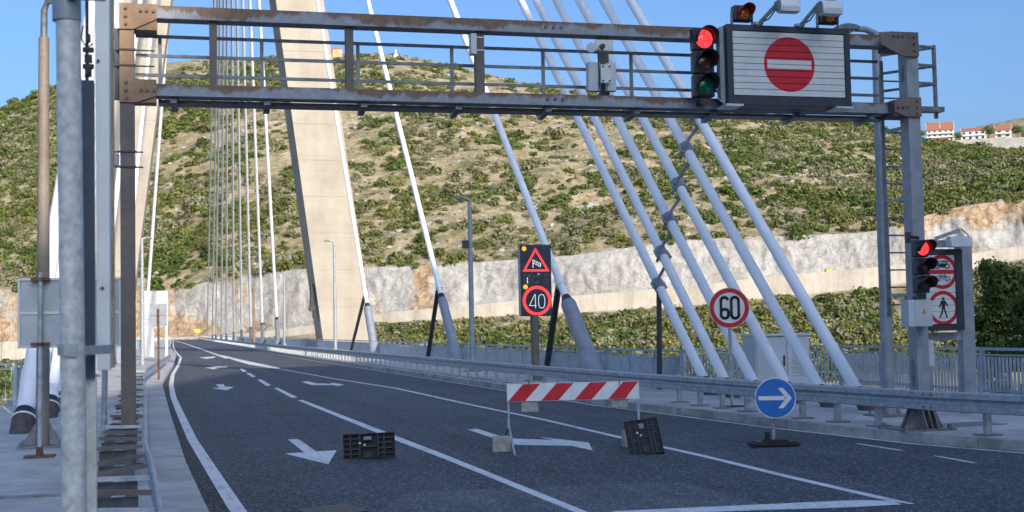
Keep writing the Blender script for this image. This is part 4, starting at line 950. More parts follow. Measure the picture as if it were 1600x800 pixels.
l7 = lamp(11.8, 52, 7.15, .11, "slim street lamp in front of the railing, left of the 40 sign", (-.5, .05), mat=steel_grey)
q = at(727, 382, 51.8); MB().box(q, (.22, .3, .32)).build("camera", strut_dark, l7)
th = YAW+math.atan((522-800)/F); lamp(math.tan(th)*88, 88, 7.9, .12, "pale street lamp standing in front of the right pylon leg", (-.6, .05), mat=galv)
for px, yv, zt, lab in ((443, 128, 7.6, "third far street lamp from the pylon leg towards the bend"), (395, 165, 7.4, "fourth far street lamp, brown pole among the slim cables")):
    th = YAW+math.atan((px-800)/F); lamp(math.tan(th)*yv, yv, zt, .16, lab, None, mat=galv if px > 400 else brown)
# left lamp post
a = at(68, 20, 22.3); ll = thing("street_lamp", "brown stained street lamp pole at the far left, behind the sign back", "street lamp", (-2.0, 22.31, .15), "street lamps")
MB().tube([(-2.0, 22.31, .15), (-1.985, 22.3, 2.8), (-1.975, 22.3, 6.75)], [.105, .098, .082], 16).build("pole", mk_brown("stained_pole", (.22, .17, .125), (.36, .32, .275)), ll)
MB().tube([(-1.975, 22.3, 6.752), (-1.97, 22.3, 7.2), (-1.92, 22.25, 7.33), (-1.5, 22.0, 7.42)], [.055, .055, .05, .045], 12).build("arm", galv_dark, ll)
MB().box((-2.0, 22.31, .165), (.75, .6, .03)).build("base_plate", galv_dark, ll)
for sx in (-1, 1): MB().prism([(0, 0), (.22, 0), (0, .35)], (-2.0+sx*.1, 22.3, .18), (sx, 0, 0), Z_, (0, .02, 0)).build("stiffener", galv_dark, ll)
for sx in (-1, 1):
    for sy in (-1, 1): MB().tube([(-2+sx*.3, 22.31+sy*.22, .18), (-2+sx*.3, 22.31+sy*.22, .25)], .03, 6).build("anchor_bolt", galv_dark, ll)
# back of a sign on its thin pole
bs = thing("road_sign", "grey back of a large rectangular sign on a thin pole at the far left", "road sign", (-1.87, 20.6, .15))
a = at(28, 435, 20.55); b = at(190, 541, 20.55)
MB().span((a.x+.03, 20.53, b.z+.03), (b.x-.03, 20.55, a.z-.03)).build("panel", panel_back, bs)
m = MB(); m.span((a.x, 20.50, b.z), (a.x+.035, 20.56, a.z)); m.span((b.x-.035, 20.50, b.z), (b.x, 20.56, a.z)); m.span((a.x+.035, 20.502, a.z-.035), (b.x-.035, 20.558, a.z)); m.span((a.x+.035, 20.502, b.z), (b.x-.035, 20.558, b.z+.035)); zz = (a.z+b.z)/2; m.span((a.x+.035, 20.51, zz-.02), (b.x-.035, 20.53, zz+.02)); m.build("frame", alu_light, bs)
MB().tube([(-1.87, 20.42, .16), (-1.855, 20.42, 2.85)], .036, 12).build("pole", galv, bs)
for zz in (a.z-.02, b.z+.06): MB().box((-1.86, 20.43, zz), (.26, .13, .045)).build("clamp", rust_pipe, bs)
MB().box((-1.87, 20.42, .16), (.42, .3, .025)).build("base_plate", rust_pipe, bs); MB().tube([(-1.87, 20.42, .17), (-1.87, 20.42, .30)], [.06, .04], 10).build("socket", rust_pipe, bs)

# ------------------------------------------------------------------ foreground poles at the left
fgp = thing("foreground_pole", "thick galvanised pole close to the camera at the left", "pole", (-.41, 6.0, .15))
MB().tube([(-.405, 6, .14), (-.41, 6, 1.4), (-.437, 6, 3.9)], .0525, 32).build("pole", galv_pole, fgp)
a = at(107, 12, 6.0); m = MB(); m.tube([(-.436, 6, a.z-.06), (-.438, 6, a.z+.12)], .061, 32); m.build("top_clamp", steel_grey, fgp)
MB().bar((a.x, 5.93, a.z+.03), (a.x+.16, 5.93, a.z+.03), .02, .02).build("clamp_bolt", galv_dark, fgp)
c = at(112, 548, 6); m = MB(); m.tube([(c.x-.004, 6, c.z-.02), (c.x-.004, 6, c.z+.03)], .056, 32); m.box((c.x, 5.94, c.z), (.05, .02, .05)); m.bar((c.x, 5.96, c.z), (c.x+.15, 6.3, c.z), .03, .04); m.build("clamp", galv, fgp)
# second square post behind it, with dark duct box
sp_ = thing("square_post", "square post with dark blue upper casing right behind the thick galvanised pole", "post", (-.37, 6.3, .15))
a = at(134, 590, 6.3); b = at(148.5, 590, 6.3)
MB().span((a.x, 6.28, .14), (b.x+.006, 6.34, a.z-.002)).build("post", mk_concrete("pale_post", (.74, .70, .63), (.86, .82, .75), 6), sp_)
t_ = at(127, 125, 6.25); MB().span((a.x-.02, 6.245, a.z), (b.x-.0, 6.35, t_.z)).build("casing", mk_brown("casing_blue", (.055, .08, .115), (.10, .13, .17)), sp_)
m = MB(); q = at(136, 60, 6.3); m.tube([(q.x, 6.3, t_.z), (q.x, 6.3, t_.z+.5)], .008, 8)
for py, wd in ((78, .05), (92, .035), (104, .05), (114, .03), (60, .02)):
    q = at(138, py, 6.3); m.box(q, (wd, .03, .02 if wd > .04 else .035))
m.tube([at(130, 40, 6.3), at(127, 60, 6.3), at(135, 75, 6.3), at(146, 68, 6.3)], .004, 6); m.tube([at(146, 100, 6.28), at(140, 112, 6.28), at(132, 120, 6.28)], .004, 6); m.build("cable_gear", strut_dark, sp_)
# tall sign seen edge on
es = thing("edge_on_sign", "tall white sign panel seen edge on beside the gantry's left leg", "road sign", (-.33, 7.0, .15))
a = at(149, 0, 7.0); b = at(172, 578, 7.0); b0_ = at(152, 578, 7)
m = MB(); A = [(b0_.x, 7.0, b.z), (b.x, 7.0, b.z), (b.x, 7.2, b.z), (b0_.x, 7.2, b.z)]; B = [(a.x-.005, 7, a.z+.3), (at(171, 0, 7).x, 7, a.z+.3), (at(171, 0, 7).x, 7.2, a.z+.3), (a.x-.005, 7.2, a.z+.3)]
m.add(A+B, [(3, 2, 1, 0), (4, 5, 6, 7), (0, 1, 5, 4), (1, 2, 6, 5), (2, 3, 7, 6), (3, 0, 4, 7)]); m.build("edge_profile", simple("edge_white", (.87, .85, .81), .5, 0, .06, 4), es, bevel=.004)
q0 = at(175.5, 0, 7.25); q1 = at(176.5, 574, 7.25); m = MB(); m.bar((q1.x, 7.25, q1.z), (q0.x-.003, 7.25, q0.z+.3), .020, .09, (0, 1, 0)); m.build("sign_face", beige_strip, es)
for px, py in ((153, 95), (160, 450)): q = at(px, py, 6.99); MB().tube([q, q+Y_*.02], .008, 10).build("bolt", strut_dark, es)
MB().bar((-.40, 7.05, 1.9), (-.40, 6.05, 1.9), .03, .03).build("bracket", galv, es)
sl_ = gp(162, 684, .15); slim = thing("slim_post", "thin bare post standing on the left pavement below the edge-on sign", "post", sl_)
MB().tube([sl_, (sl_.x+.03, sl_.y, 1.52)], .05, 12).build("tube", galv, slim); MB().tube([(sl_.x+.03, sl_.y, 1.522), (sl_.x+.03, sl_.y, 1.66)], [.055, .07], 12).build("rusty_cap", rust_pipe, slim); MB().box((sl_.x, sl_.y, .16), (.2, .2, .02)).build("foot_plate", galv_dark, slim)
# far sign boards on the left kerb
panel_back2 = simple("pale_slat", (.52, .53, .53), .5, 0, .06, 1)
fb = thing("road_sign", "pale slatted back of a large far display on two white posts", "road sign", (-1.3, 108, .15)); a = at(221, 457, 108); b = at(262.5, 511, 108)
for k in range(9):
    hz = (a.z-b.z)/9; MB().span((a.x, 108, b.z+hz*k+.012), (b.x-.28, 108.12, b.z+hz*(k+1)-.012)).build("slat", panel_back2, fb)
m = MB(); m.span((b.x-.27, 107.96, b.z), (b.x-.0, 108.15, a.z)); m.span((a.x, 107.97, a.z), (b.x, 108.15, a.z+.12)); m.build("frame", panel_back2, fb)
MB().span((b.x-.22, 107.9, .15), (b.x-.02, 108.2, b.z)).build("post", panel_back2, fb); MB().span((a.x+.3, 107.9, .15), (a.x+.5, 108.2, b.z)).build("post", panel_back2, fb); MB().span((a.x+.2, 107.5, .15), (a.x+.95, 107.9, 2.6)).build("box", panel_back2, fb)
gb = thing("road_sign", "small square grey sign back on a rusty pole on the left kerb", "road sign", (-.45, 53, .15)); a = at(234, 475, 53); b = at(261, 510, 53)
MB().span((a.x, 52.98, b.z), (b.x, 53.02, a.z)).build("panel", steel_grey, gb); c = (a+b)/2; e = at(247, 557, 53)
MB().span((a.x, 52.955, c.z-.02), (b.x, 52.978, c.z+.0)).build("rib", galv_dark, gb); MB().tube([(c.x, 52.9, .15), (c.x, 52.9, a.z-.2)], .04, 10).build("pole", rust_pipe, gb)
th = YAW+math.atan((221-800)/F); lamp(math.tan(th)*78, 78, 7.4, .12, "slim far street lamp right of the gantry's left leg", (.5, .05), mat=galv)

# ------------------------------------------------------------------ 40 km/h LED sign
YS = 41.0
v4 = thing("led_sign", "black LED sign showing wind warning triangle and red 40 circle", "road sign", (11.45, YS, .15))
a = at(811, 382.5, YS); b = at(863, 493.5, YS); x0, x1, z0, z1 = a.x, b.x, b.z, a.z
MB().span((x0+.03, YS, z0), (x1, YS+.18, z1)).build("cabinet", navy_frame, v4, bevel=.02)
MB().span((x0, YS+.01, z0+.02), (x0+.028, YS+.19, z1-.02)).build("side_plate", steel_grey, v4)
w4, h4 = x1-x0, z1-z0; P4 = lambda px, py: ((px-811)/52.0*w4, -(py-382.5)/111.0*h4)
o4 = (x0, YS-.006, z1); t4 = (0, .008, 0)
tri = [P4(837.5, 387), P4(816, 424), P4(860, 424)]; cen3 = ((tri[0][0]+tri[1][0]+tri[2][0])/3, (tri[0][1]+tri[1][1]+tri[2][1])/3)
m = MB(); wd = .075
inn = [(cen3[0]+(p[0]-cen3[0])*.76, cen3[1]+(p[1]-cen3[1])*.76) for p in tri]
for i in range(3): j = (i+1) % 3; m.prism([tri[i], tri[j], inn[j], inn[i]], o4, X_, Z_, t4)
m.build("warning_triangle", red_led, v4)
cc = P4(838.5, 469.5); R4 = 23/111*h4
m = MB(); m.ring(R4, R4*.80, (x0+cc[0], YS-.006, z1+cc[1]), X_, Z_, t4, 40); m.build("red_ring", red_led, v4)
m = MB(); m.ribbon([P4(837, 477), P4(826, 477), P4(834.8, 460), P4(835.8, 460), P4(835.8, 481)], .021, o4, X_, Z_, t4)
ov = []
for k in range(17): q = 2*math.pi*k/16; ov.append(P4(846+5.2*math.copysign(abs(math.cos(q))**.7, math.cos(q)), 470.5+10.5*math.copysign(abs(math.sin(q))**.8, math.sin(q))))
m.ribbon(ov, .021, o4, X_, Z_, t4); m.build("digits", white_led, v4)
m = MB(); m.ribbon([P4(833, 418), P4(833, 406)], .025, o4, X_, Z_, t4); m.ribbon([P4(833, 406), P4(846, 412), P4(845, 417), P4(834, 411)], .018, o4, X_, Z_, t4)
for k in range(4): m.ribbon([P4(836+3*k, 408+1.3*k), P4(835.4+3*k, 412+1.2*k)], .02, o4, X_, Z_, t4)
m.build("windsock_symbol", white_led, v4)
for px, py in ((819, 388.5), (820, 448)): q = P4(px, py); MB().disc(.075, (x0+q[0], YS-.012, z1+q[1]), X_, Z_, (0, .014, 0), 20).build("amber_flasher", amber_led, v4)
m = MB(); m.ribbon([P4(823.5, 434), P4(823.5, 442)], .03, o4, X_, Z_, t4); m.disc(.02, (x0+P4(842, 428)[0], YS-.006, z1+P4(842, 428)[1]), X_, Z_, t4, 10); m.build("lit_dots", white_led, v4)
m = MB(); q = random.Random(3)
for k in range(34): px, py = q.uniform(816, 858), q.choice([428.5, 431, 436, 440]); m.ribbon([P4(px, py), P4(px+q.uniform(-1.5, 1.5), py+q.uniform(.6, 2.5))], .014, o4, X_, Z_, t4)
tag(m.build("faint_dots", faint_led, v4), kind="stuff")
MB().tube([(11.42, YS+.1, .15), (11.42, YS+.1, z0+.05)], .135, 16).build("pole", mk_brown("sign_pole_brown", (.13, .11, .095), (.2, .175, .15)), v4); MB().box((11.42, YS+.1, .17), (.6, .6, .04)).build("base_plate", galv_dark, v4)
MB().tube([(11.42, YS+.1, .19), (11.42, YS+.1, .45)], [.24, .15], 12).build("base_collar", brown_dark, v4)

# ------------------------------------------------------------------ 60 sign
Y6 = 25.5; c = at(1139.5, 481, Y6)
s6 = thing("speed_sign", "round white 60 sign with red rim on a thin pole behind the guardrail", "road sign", (c.x, Y6, .15))
R6 = 31.5/2050*(c-CAM).dot(fw); ax6 = Vector((.96, -.28, 0)).normalized(); tn = Vector((.28, .96, 0)).normalized()*.012
MB().disc(R6, c, ax6, Z_, tn, 48).build("plate", alu_light, s6)
MB().disc(R6*.80, c-tn*.4, ax6, Z_, tn*.38, 48).build("face", white_paint, s6)
MB().ring(R6*.97, R6*.76, c-tn*.6, ax6, Z_, tn*.55, 48).build("rim", red_paint, s6)
def digits(s, h, wd, o, ax, t, mat, par):
    m = MB(); r = wd*.5
    def arc(cx_, cz, rx, rz, a0, a1, n=10): return [(cx_+rx*math.cos(math.radians(a0+(a1-a0)*k/n)), cz+rz*math.sin(math.radians(a0+(a1-a0)*k/n))) for k in range(n+1)]
    gap = wd*1.42; x = -gap*(len(s)-1)/2
    for ch in s:
        if ch == '0': p = arc(x, h*.5-r, r, r, 0, 180)+arc(x, -h*.5+r, r, r, 180, 360); p.append(p[0]); m.ribbon(p, h*.135, o, ax, Z_, t)
        if ch == '6':
            p = arc(x, h*.5-r, r, r, 30, 180)+arc(x, -h*.5+r*1.05, r, r, 180, 360)+arc(x, -h*.5+r*1.75, r, r*.75, 0, 160); m.ribbon(p, h*.135, o, ax, Z_, t)
        x += gap
    m.build("digits", mat, par)
digits("60", R6*1.04, R6*.36, c-tn*.9+ax6*.01, ax6, tn*.4, black_paint, s6)
MB().tube([(c.x+.03, Y6+.06, .15), (c.x+.02, Y6+.06, c.z+R6*.6)], .034, 10).build("pole", galv, s6); MB().box((c.x+.03, Y6+.06, .165), (.42, .3, .03)).build("base_plate", strut_dark, s6)

# ------------------------------------------------------------------ blue arrow sign on a rubber base
Ya = 18.5; c = at(1211.5, 622, Ya); ar = thing("arrow_sign", "round blue sign with white right arrow on a black rubber base", "road sign", (c.x, Ya, 0))
Ra = 31.7/2050*(c-CAM).dot(fw); axa = Vector((.93, -.36, 0)).normalized(); ta = Vector((.36, .93, 0)).normalized()*.01
MB().disc(Ra, c, axa, Z_, ta, 48).build("plate", white_paint, ar); MB().disc(Ra*.955, c-ta*.4, axa, Z_, ta*.38, 48).build("face", blue_paint, ar)
m = MB(); oo = c-ta*.7; k = Ra
m.prism([(-.83*k, -.10*k), (.45*k, -.10*k), (.45*k, .10*k), (-.83*k, .10*k)], oo, axa, Z_, ta*.28); m.prism([(.80*k, 0), (.38*k, .50*k), (.13*k, .50*k), (.52*k, 0.0)], oo-ta*.02, axa, Z_, ta*.28); m.prism([(.80*k, 0), (.52*k, 0), (.13*k, -.50*k), (.38*k, -.50*k)], oo-ta*.02, axa, Z_, ta*.28); m.build("arrow", white_paint, ar)
g0 = gp(1209, 697, 0); MB().bar((g0.x, g0.y+.02, .05), (c.x+.0, Ya+.035, c.z+Ra*.5), .04, .04, (0, 1, 0)).build("post", galv, ar)
m = MB(); M_ = Matrix.Rotation(-.18, 3, 'Z'); m.box((g0.x, g0.y, .035), (.74, .36, .05), M_); m.box((g0.x+.02, g0.y, .062), (.62, .30, .03), M_); m.box((g0.x+.03, g0.y+.0, .088), (.36, .24, .03), M_); m.build("rubber_base", rubber, ar, bevel=.012)
MB().box((g0.x-.10, g0.y, .15), (.05, .08, .14)).build("post_socket", rubber, ar)
m = MB()
for sx in (-.24, .24): MB().box((g0.x+sx, g0.y-.02-sx*.18, .074), (.09, .24, .012), M_).build("grip", strut_dark, ar)

# ------------------------------------------------------------------ barrier
bl = gp(803, 712, 0); br = gp(1000, 703, 0)
A_ = at(792, 614, 20.1); B_ = at(998.5, 609, 19.4); bd = (B_-A_); bd.z = 0; BL = bd.length; bd.normalize(); bn = Vector((bd.y, -bd.x, 0))
ba = thing("road_barrier", "red and white striped barrier board on a thin steel stand across the road", "barrier", (A_.x, A_.y, 0))
hh = 27.5/2050*(A_-CAM).dot(fw); oz = A_-Z_*hh/2; sl2 = (B_.z-A_.z)/BL; bx = Vector((bd.x, bd.y, sl2))
MB().prism([(0, 0), (BL, 0), (BL, hh), (0, hh)], oz, bx, Z_, -bn*.03).build("board", white_paint, ba, bevel=.004)
for k in range(4):
    s0 = BL*(.008+.2525*k); wq_ = BL*.13; sh = BL*.118
    MB().prism([(s0, .006), (s0+wq_, .006), (min(s0+wq_+sh, BL-.006), hh-.006), (s0+sh, hh-.006)], oz+bn*.0, bx, Z_, bn*.004).build("stripe", red_paint, ba)
# stand: uprights and splayed feet
L0 = oz+bd*.015-bn*.05; R0 = B_-Z_*hh/2-bd*.015-bn*.05
sp0 = Vector((L0.x, L0.y, .36))
m = MB(); m.bar((L0.x, L0.y, .33), (L0.x, L0.y, oz.z+hh*.8), .03, .03, bd); m.build("upright", galv, ba)
MB().bar(sp0, Vector((bl.x+.02, bl.y+.02, .0)), .035, .03, bd).build("leg", galv, ba); q = Vector((2*L0.x-bl.x-.02, 2*L0.y-bl.y+.1, 0)); MB().bar(sp0, q, .035, .03, bd).build("leg", steel_grey, ba)
MB().bar((R0.x, R0.y, .3), (R0.x, R0.y, R0.z+hh*.8), .03, .03, bd).build("upright", galv, ba)
MB().bar((R0.x, R0.y, .34), (R0.x+bn.x*.28, R0.y+bn.y*.28, 0), .035, .03, bd).build("leg", galv, ba); MB().bar((R0.x, R0.y, .34), (R0.x-bn.x*.28, R0.y-bn.y*.28, 0), .035, .03, bd).build("leg", galv, ba)
def block(c, d, rot, label):
    t = thing("concrete_block", label, "concrete block", c, "concrete weights of the barrier"); M = Matrix.Rotation(rot, 3, 'Z'); MB().box(Vector(c)+Z_*d[2]/2, d, M).build("body", conc_block, t, bevel=.018); return t
g1 = gp(787, 707, 0); block((g1.x, g1.y+.1, 0), (.29, .2, .24), -.2, "concrete block on the road at the barrier's left foot")
g2 = gp(990, 700, 0); block((g2.x, g2.y+.14, 0), (.24, .2, .27), -.1, "concrete block on the road behind the leaning rubber plate")
ang = math.atan2(bd.y, bd.x)
for px, py, lab in ((827, 644, "left concrete block hanging on wire behind the striped board"), (968, 637, "right concrete block hanging on wire behind the striped board")):
    t_ = ((px-792)/206.5)*BL; q = A_+bd*t_-bn*.10; zb_ = at(px, py, q.y).z; t = block((q.x, q.y, zb_), (.27, .14, .30), ang, lab)
    zt = A_.z+hh/2+sl2*t_; m = MB(); m.tube([q+Z_*(zb_+.29-q.z), Vector((q.x, q.y, zt+.012))+bn*.07, Vector((q.x, q.y, zt+.014))+bn*.115, Vector((q.x, q.y, zt-.06))+bn*.112], .007, 6); m.build("wire_hook", strut_dark, t)

# ------------------------------------------------------------------ loose rubber foot plates
def rubber_plate(label, loc, M, w_, h_, d_, pk=.55):
    """underside of a moulded sign foot: thin web, rim and crossing ribs leave open pockets"""
    t = thing("rubber_foot_plate", label, "rubber base", loc); L = Vector(loc)
    def bx(m, cx_, cz, wx, wz, y0, y1): return m.box(L+M @ Vector((cx_, (y0+y1)/2, cz)), (wx, y1-y0, wz), M)
    m = MB(); bx(m, 0, h_/2, w_, h_, d_*pk, d_); m.build("web", rubber, t)
    m = MB(); e = .022
    for cz in (e/2, h_-e/2): bx(m, 0, cz, w_, e, 0, d_*pk)
    for cx_ in (-w_/2+e/2, w_/2-e/2): bx(m, cx_, h_/2, e, h_-2*e, .001, d_*pk)
    m.build("rim", rubber, t, bevel=.004)
    m = MB()
    for k in range(1, 5):
        cz = h_*k/5
        for sx in (-1, 1): bx(m, sx*w_*.33, cz, w_*.30, .02, .004, d_*pk)
    for cx_ in (-.36, -.18, .18, .30): bx(m, cx_*w_, h_/2, .024, h_-2*e, .006, d_*pk)
    bx(m, -w_*.02, h_*.80, w_*.17, h_*.17, .003, d_*pk); bx(m, -w_*.02, h_*.16, w_*.16, h_*.18, .003, d_*pk); bx(m, 0, h_*.5, w_*.3, .03, .005, d_*pk)
    m.build("rib", black_plastic, t)
    bx(MB2 := MB(), -w_*.02, h_*.81, w_*.15, h_*.13, -.003, .003); MB2.build("label_plate", galv_dark, t)
    m = MB()
    for cx_, cz in ((-.17, .63), (-.08, .55)): MB().tube([L+M @ Vector((cx_*w_, -.003, cz*h_)), L+M @ Vector((cx_*w_, .02, cz*h_))], .016, 10).build("bright_stud", alu_light, t)
    return t
q = gp(577, 717, 0); rubber_plate("black ribbed rubber plate standing on its edge in the left lane", (q.x, q.y, .004), Matrix.Rotation(-.27, 3, 'Z') @ Matrix.Rotation(-.10, 3, 'X') @ Matrix.Rotation(-.035, 3, 'Y'), .76, .375, .09)
q = gp(1012, 710, 0); rubber_plate("black rubber plate leaning on the right foot of the barrier", (q.x, q.y, .004), Matrix.Rotation(-.30, 3, 'Z') @ Matrix.Rotation(-.55, 3, 'X') @ Matrix.Rotation(-.14, 3, 'Y'), .50, .58, .09, .22)

# ------------------------------------------------------------------ electric cabinet behind the cables
a = at(1179, 523, 29); b = at(1264, 519, 29); cab = thing("electric_cabinet", "pale grey electric cabinet with louvred door behind the white cables", "cabinet", ((a.x+b.x)/2, 29, .15))
zt = at(1232, 521, 29).z; xm = at(1229, 560, 29).x
MB().span((a.x, 29, .15), (b.x, 29.7, zt-.06)).build("body", cab_paint, cab, bevel=.01)
MB().span((a.x-.03, 28.95, zt-.058), (b.x+.03, 29.75, zt)).build("lid", cab_paint, cab, bevel=.01)
MB().span((a.x+.04, 28.975, .35), (xm-.01, 28.998, zt-.1)).build("door", cab_paint, cab); d2 = MB().span((xm+.01, 28.975, .35), (b.x-.03, 28.998, zt-.1)).build("door", cab_paint, cab)
for k in range(9): MB().box(((xm+b.x)/2+.02, 28.97, .62+k*.07), ((b.x-xm)*.62, .014, .03), Matrix.Rotation(.5, 3, 'X')).build("louvre", alu_light, d2)
MB().span((xm-.10, 28.95, .85), (xm-.06, 28.974, 1.1)).build("handle", strut_dark, cab)

# ------------------------------------------------------------------ vegetation
def leaf_cloud(n, seed, flat=.75, size=.3, lumps=5):
    """unit shrub: leaf-sized quads spread through several overlapping clumps"""
    g = np.random.default_rng(seed); cs = g.normal(size=(lumps, 3)); cs /= np.linalg.norm(cs, axis=1)[:, None]; cs *= g.uniform(.25, .62, (lumps, 1)); cs[:, 2] = np.abs(cs[:, 2])*.9
    rr = g.uniform(.38, .62, lumps); k = g.integers(0, lumps, n); d = g.normal(size=(n, 3)); d /= np.linalg.norm(d, axis=1)[:, None]
    p = cs[k]+d*(rr[k]*g.uniform(.75, 1.08, n))[:, None]; p[:, 2] = np.maximum(p[:, 2], -.15)*flat
    nrm = d+g.normal(size=(n, 3))*.33; nrm /= np.linalg.norm(nrm, axis=1)[:, None]
    t1 = np.cross(nrm, g.normal(size=(n, 3))); t1 /= np.linalg.norm(t1, axis=1)[:, None]; t2 = np.cross(nrm, t1)
    s = (size*g.uniform(.55, 1.15, n))[:, None]*.5
    return np.stack([p-t1*s-t2*s*.7, p+t1*s-t2*s*.55, p+t1*s*.8+t2*s*.75, p-t1*s*.7+t2*s*.8], 1)  # n,4,3
def quads_mesh(name, Q, mat):
    n = len(Q); me = bpy.data.meshes.new(name); me.vertices.add(n*4); me.vertices.foreach_set("co", Q.reshape(-1).astype(np.float32))
    me.loops.add(n*4); me.loops.foreach_set("vertex_index", np.arange(n*4, dtype=np.int32)); me.polygons.add(n); me.polygons.foreach_set("loop_start", (np.arange(n)*4).astype(np.int32))
    me.update(calc_edges=True); me.materials.append(mat); return me
VAR = [leaf_cloud(150, 100+i, .8, .28, 6) for i in range(10)]
BIG = [leaf_cloud(700, 200+i, .95, .15, 9) for i in range(6)]
leafs = [leaf_a, leaf_b, leaf_c]
BM = [[quads_mesh("shrub", BIG[i], leafs[k]) for i in range(6)] for k in range(3)]
SM = [[quads_mesh("shrub", VAR[i], leafs[k]) for i in range(10)] for k in range(3)]
ncol = len(cx)
def surf(Pg, cpx, rowf):
    ci = np.clip(np.searchsorted(cx, cpx), 1, ncol-1); f = (cpx-cx[ci-1])/(cx[ci]-cx[ci-1]); r = np.clip(rowf, 0, Pg.shape[0]-1.001); i = r.astype(int); g = r-i
    a = Pg[i, ci-1]*(1-f)[:, None]+Pg[i, ci]*f[:, None]; b = Pg[i+1, ci-1]*(1-f)[:, None]+Pg[i+1, ci]*f[:, None]; return a*(1-g)[:, None]+b*g[:, None]
cand = []
# hillside
N = 26000; px = rng.uniform(-90, 1690, N); row = rng.uniform(0, 1, N)**.8*(NR-2); p = surf(HP, px, row)
dens = fbm(p[:, :2]/60, 4, 41)*.65+fbm(p[:, :2]/13, 3, 44)*.55
yr_ = row/NR
bias = np.interp(px, [-100, 150, 330, 520, 700, 1000, 1250, 1600], [.24, .30, .24, .22, .19, .16, .24, .40])-yr_*np.interp(px, [0, 300, 600, 1000, 1500], [.1, .28, .48, .36, -.1])+.12
keep = (dens+bias+rng.uniform(-.40, .40, N)) > .19; p = p[keep]; px = px[keep]; yr_ = yr_[keep]
rad = rng.uniform(1.1, 3.3, len(p))*np.where(rng.random(len(p)) < .14, 1.6, 1.0)*np.interp(px, [0, 500, 1600], [1.2, 1.05, .95])
kind = np.where(fbm(p[:, :2]/30, 3, 66)+rng.uniform(-.5, .5, len(p)) > .18, 2, np.where(fbm(p[:, :2]/45, 3, 67)+rng.uniform(-.35, .35, len(p)) > .0, 1, 0))
cand += [(p[i], rad[i], kind[i], 0) for i in range(len(p))]
# slope below the wall: dense
N = 3600; px = rng.uniform(-60, 1690, N); row = rng.uniform(.52, .97, N)*(NV-1); p = surf(VP, px, row)
keep = (fbm(p[:, :2]/14, 3, 51)+.42+rng.uniform(-.2, .2, N)) > .0; p = p[keep]
rad = rng.uniform(1.7, 3.9, len(p)); kind = np.where(rng.random(len(p)) < .34, 2, np.where(fbm(p[:, :2]/25, 3, 68) > .12, 1, 0)); cand += [(p[i], rad[i], kind[i], 1) for i in range(len(p))]
# right-hand near bank
for k in range(150):
    th = YAW+math.atan((random.uniform(1090, 1690)-800)/F); d = random.uniform(34, 110); X, Yq = math.sin(th)*d, math.cos(th)*d
    if X < 19.5 or Yq > 85: continue
    zq = float(np.interp(X, [18, 22, 30, 45, 70, 120], [-.2, -1.8, -6, -14, -26, -50]))+float(np.interp(Yq, [-30, 30, 90], [0, -1, -22])); cand.append((np.array((X, Yq, zq)), random.uniform(1.2, 2.6), random.choice((0, 1, 1)), 2))
def appear(c):
    q = Vector(c[0])-CAM; dd = q.dot(fw); return c[1]/dd if dd > 1 else 0
cand.sort(key=appear, reverse=True)
ind, rest = cand[:290], cand[290:]
KL = {0: "olive green maquis shrub", 1: "fresh green maquis shrub", 2: "grey green maquis shrub"}; PL = {0: "on the dry slope", 1: "in the thicket below the far road wall", 2: "on the near bank behind the right railing"}
for i, (p, r, k, zone) in enumerate(ind):
    me = BM[k][i % 6]; o = bpy.data.objects.new("shrub", me); SC.collection.objects.link(o); o.location = (p[0], p[1], p[2]-r*.1); o.rotation_euler.z = random.uniform(0, 6.28); o.scale = (r, r*random.uniform(.85, 1.15), r*random.uniform(.8, 1.25))
    tag(o, KL[k]+" "+PL[zone], "shrub", KL[k]+"s "+PL[zone])
for k in range(3):
    Qs = []
    for p, r, kk, zone in rest:
        if kk != k: continue
        v = VAR[rng.integers(0, 10)]; a = rng.uniform(0, 6.28); c_, s_ = math.cos(a), math.sin(a); R = np.array([[c_, -s_, 0], [s_, c_, 0], [0, 0, rng.uniform(.8, 1.25)]])
        Qs.append((v @ R.T)*r+p-np.array((0, 0, r*.08)))
    if Qs:
        o = bpy.data.objects.new("maquis", quads_mesh("maquis", np.concatenate(Qs), leafs[k])); SC.collection.objects.link(o); tag(o, kind='stuff')
print('TRIS', len(cand), [sum(1 for c in rest if c[2]==k) for k in range(3)])
# dry tufts and stones over the bare ground
N = 9000; px = rng.uniform(-60, 1660, N); row = rng.uniform(0, 1, N)**.8*(NR-2); p = surf(HP, px, row); tf = [leaf_cloud(12, 300+i, .5, .6, 2) for i in range(4)]
Q = np.concatenate([tf[i % 4]*rng.uniform(.35, 1.1)+p[i] for i in range(N)])
tuft = mk_leaf("leaf_dry", ((.11, .095, .04), (.19, .16, .07), (.28, .235, .13)), .2)
o = bpy.data.objects.new("dry_scrub", quads_mesh("dry_scrub", Q, tuft)); SC.collection.objects.link(o); tag(o, kind='stuff')
N = 1500; px = rng.uniform(-60, 1660, N); row = rng.uniform(0, 1, N)*(NR-2); p = surf(HP, px, row); keep = fbm(p[:, :2]/25, 3, 90) > .05; p = p[keep]
st = MB()
for q in p:
    s = rng.uniform(.3, 1.0); vs = [Vector(q)+Vector((rng.normal()*.3+a, rng.normal()*.3+b, c))*s for a, b, c in ((-1, -1, -.3), (1, -1, -.3), (1, 1, -.3), (-1, 1, -.3), (-.5, -.5, .6), (.5, -.6, .8), (.5, .5, .6), (-.5, .5, .5))]
    st.add(vs, [(4, 5, 6, 7), (0, 1, 5, 4), (1, 2, 6, 5), (2, 3, 7, 6), (3, 0, 4, 7)])
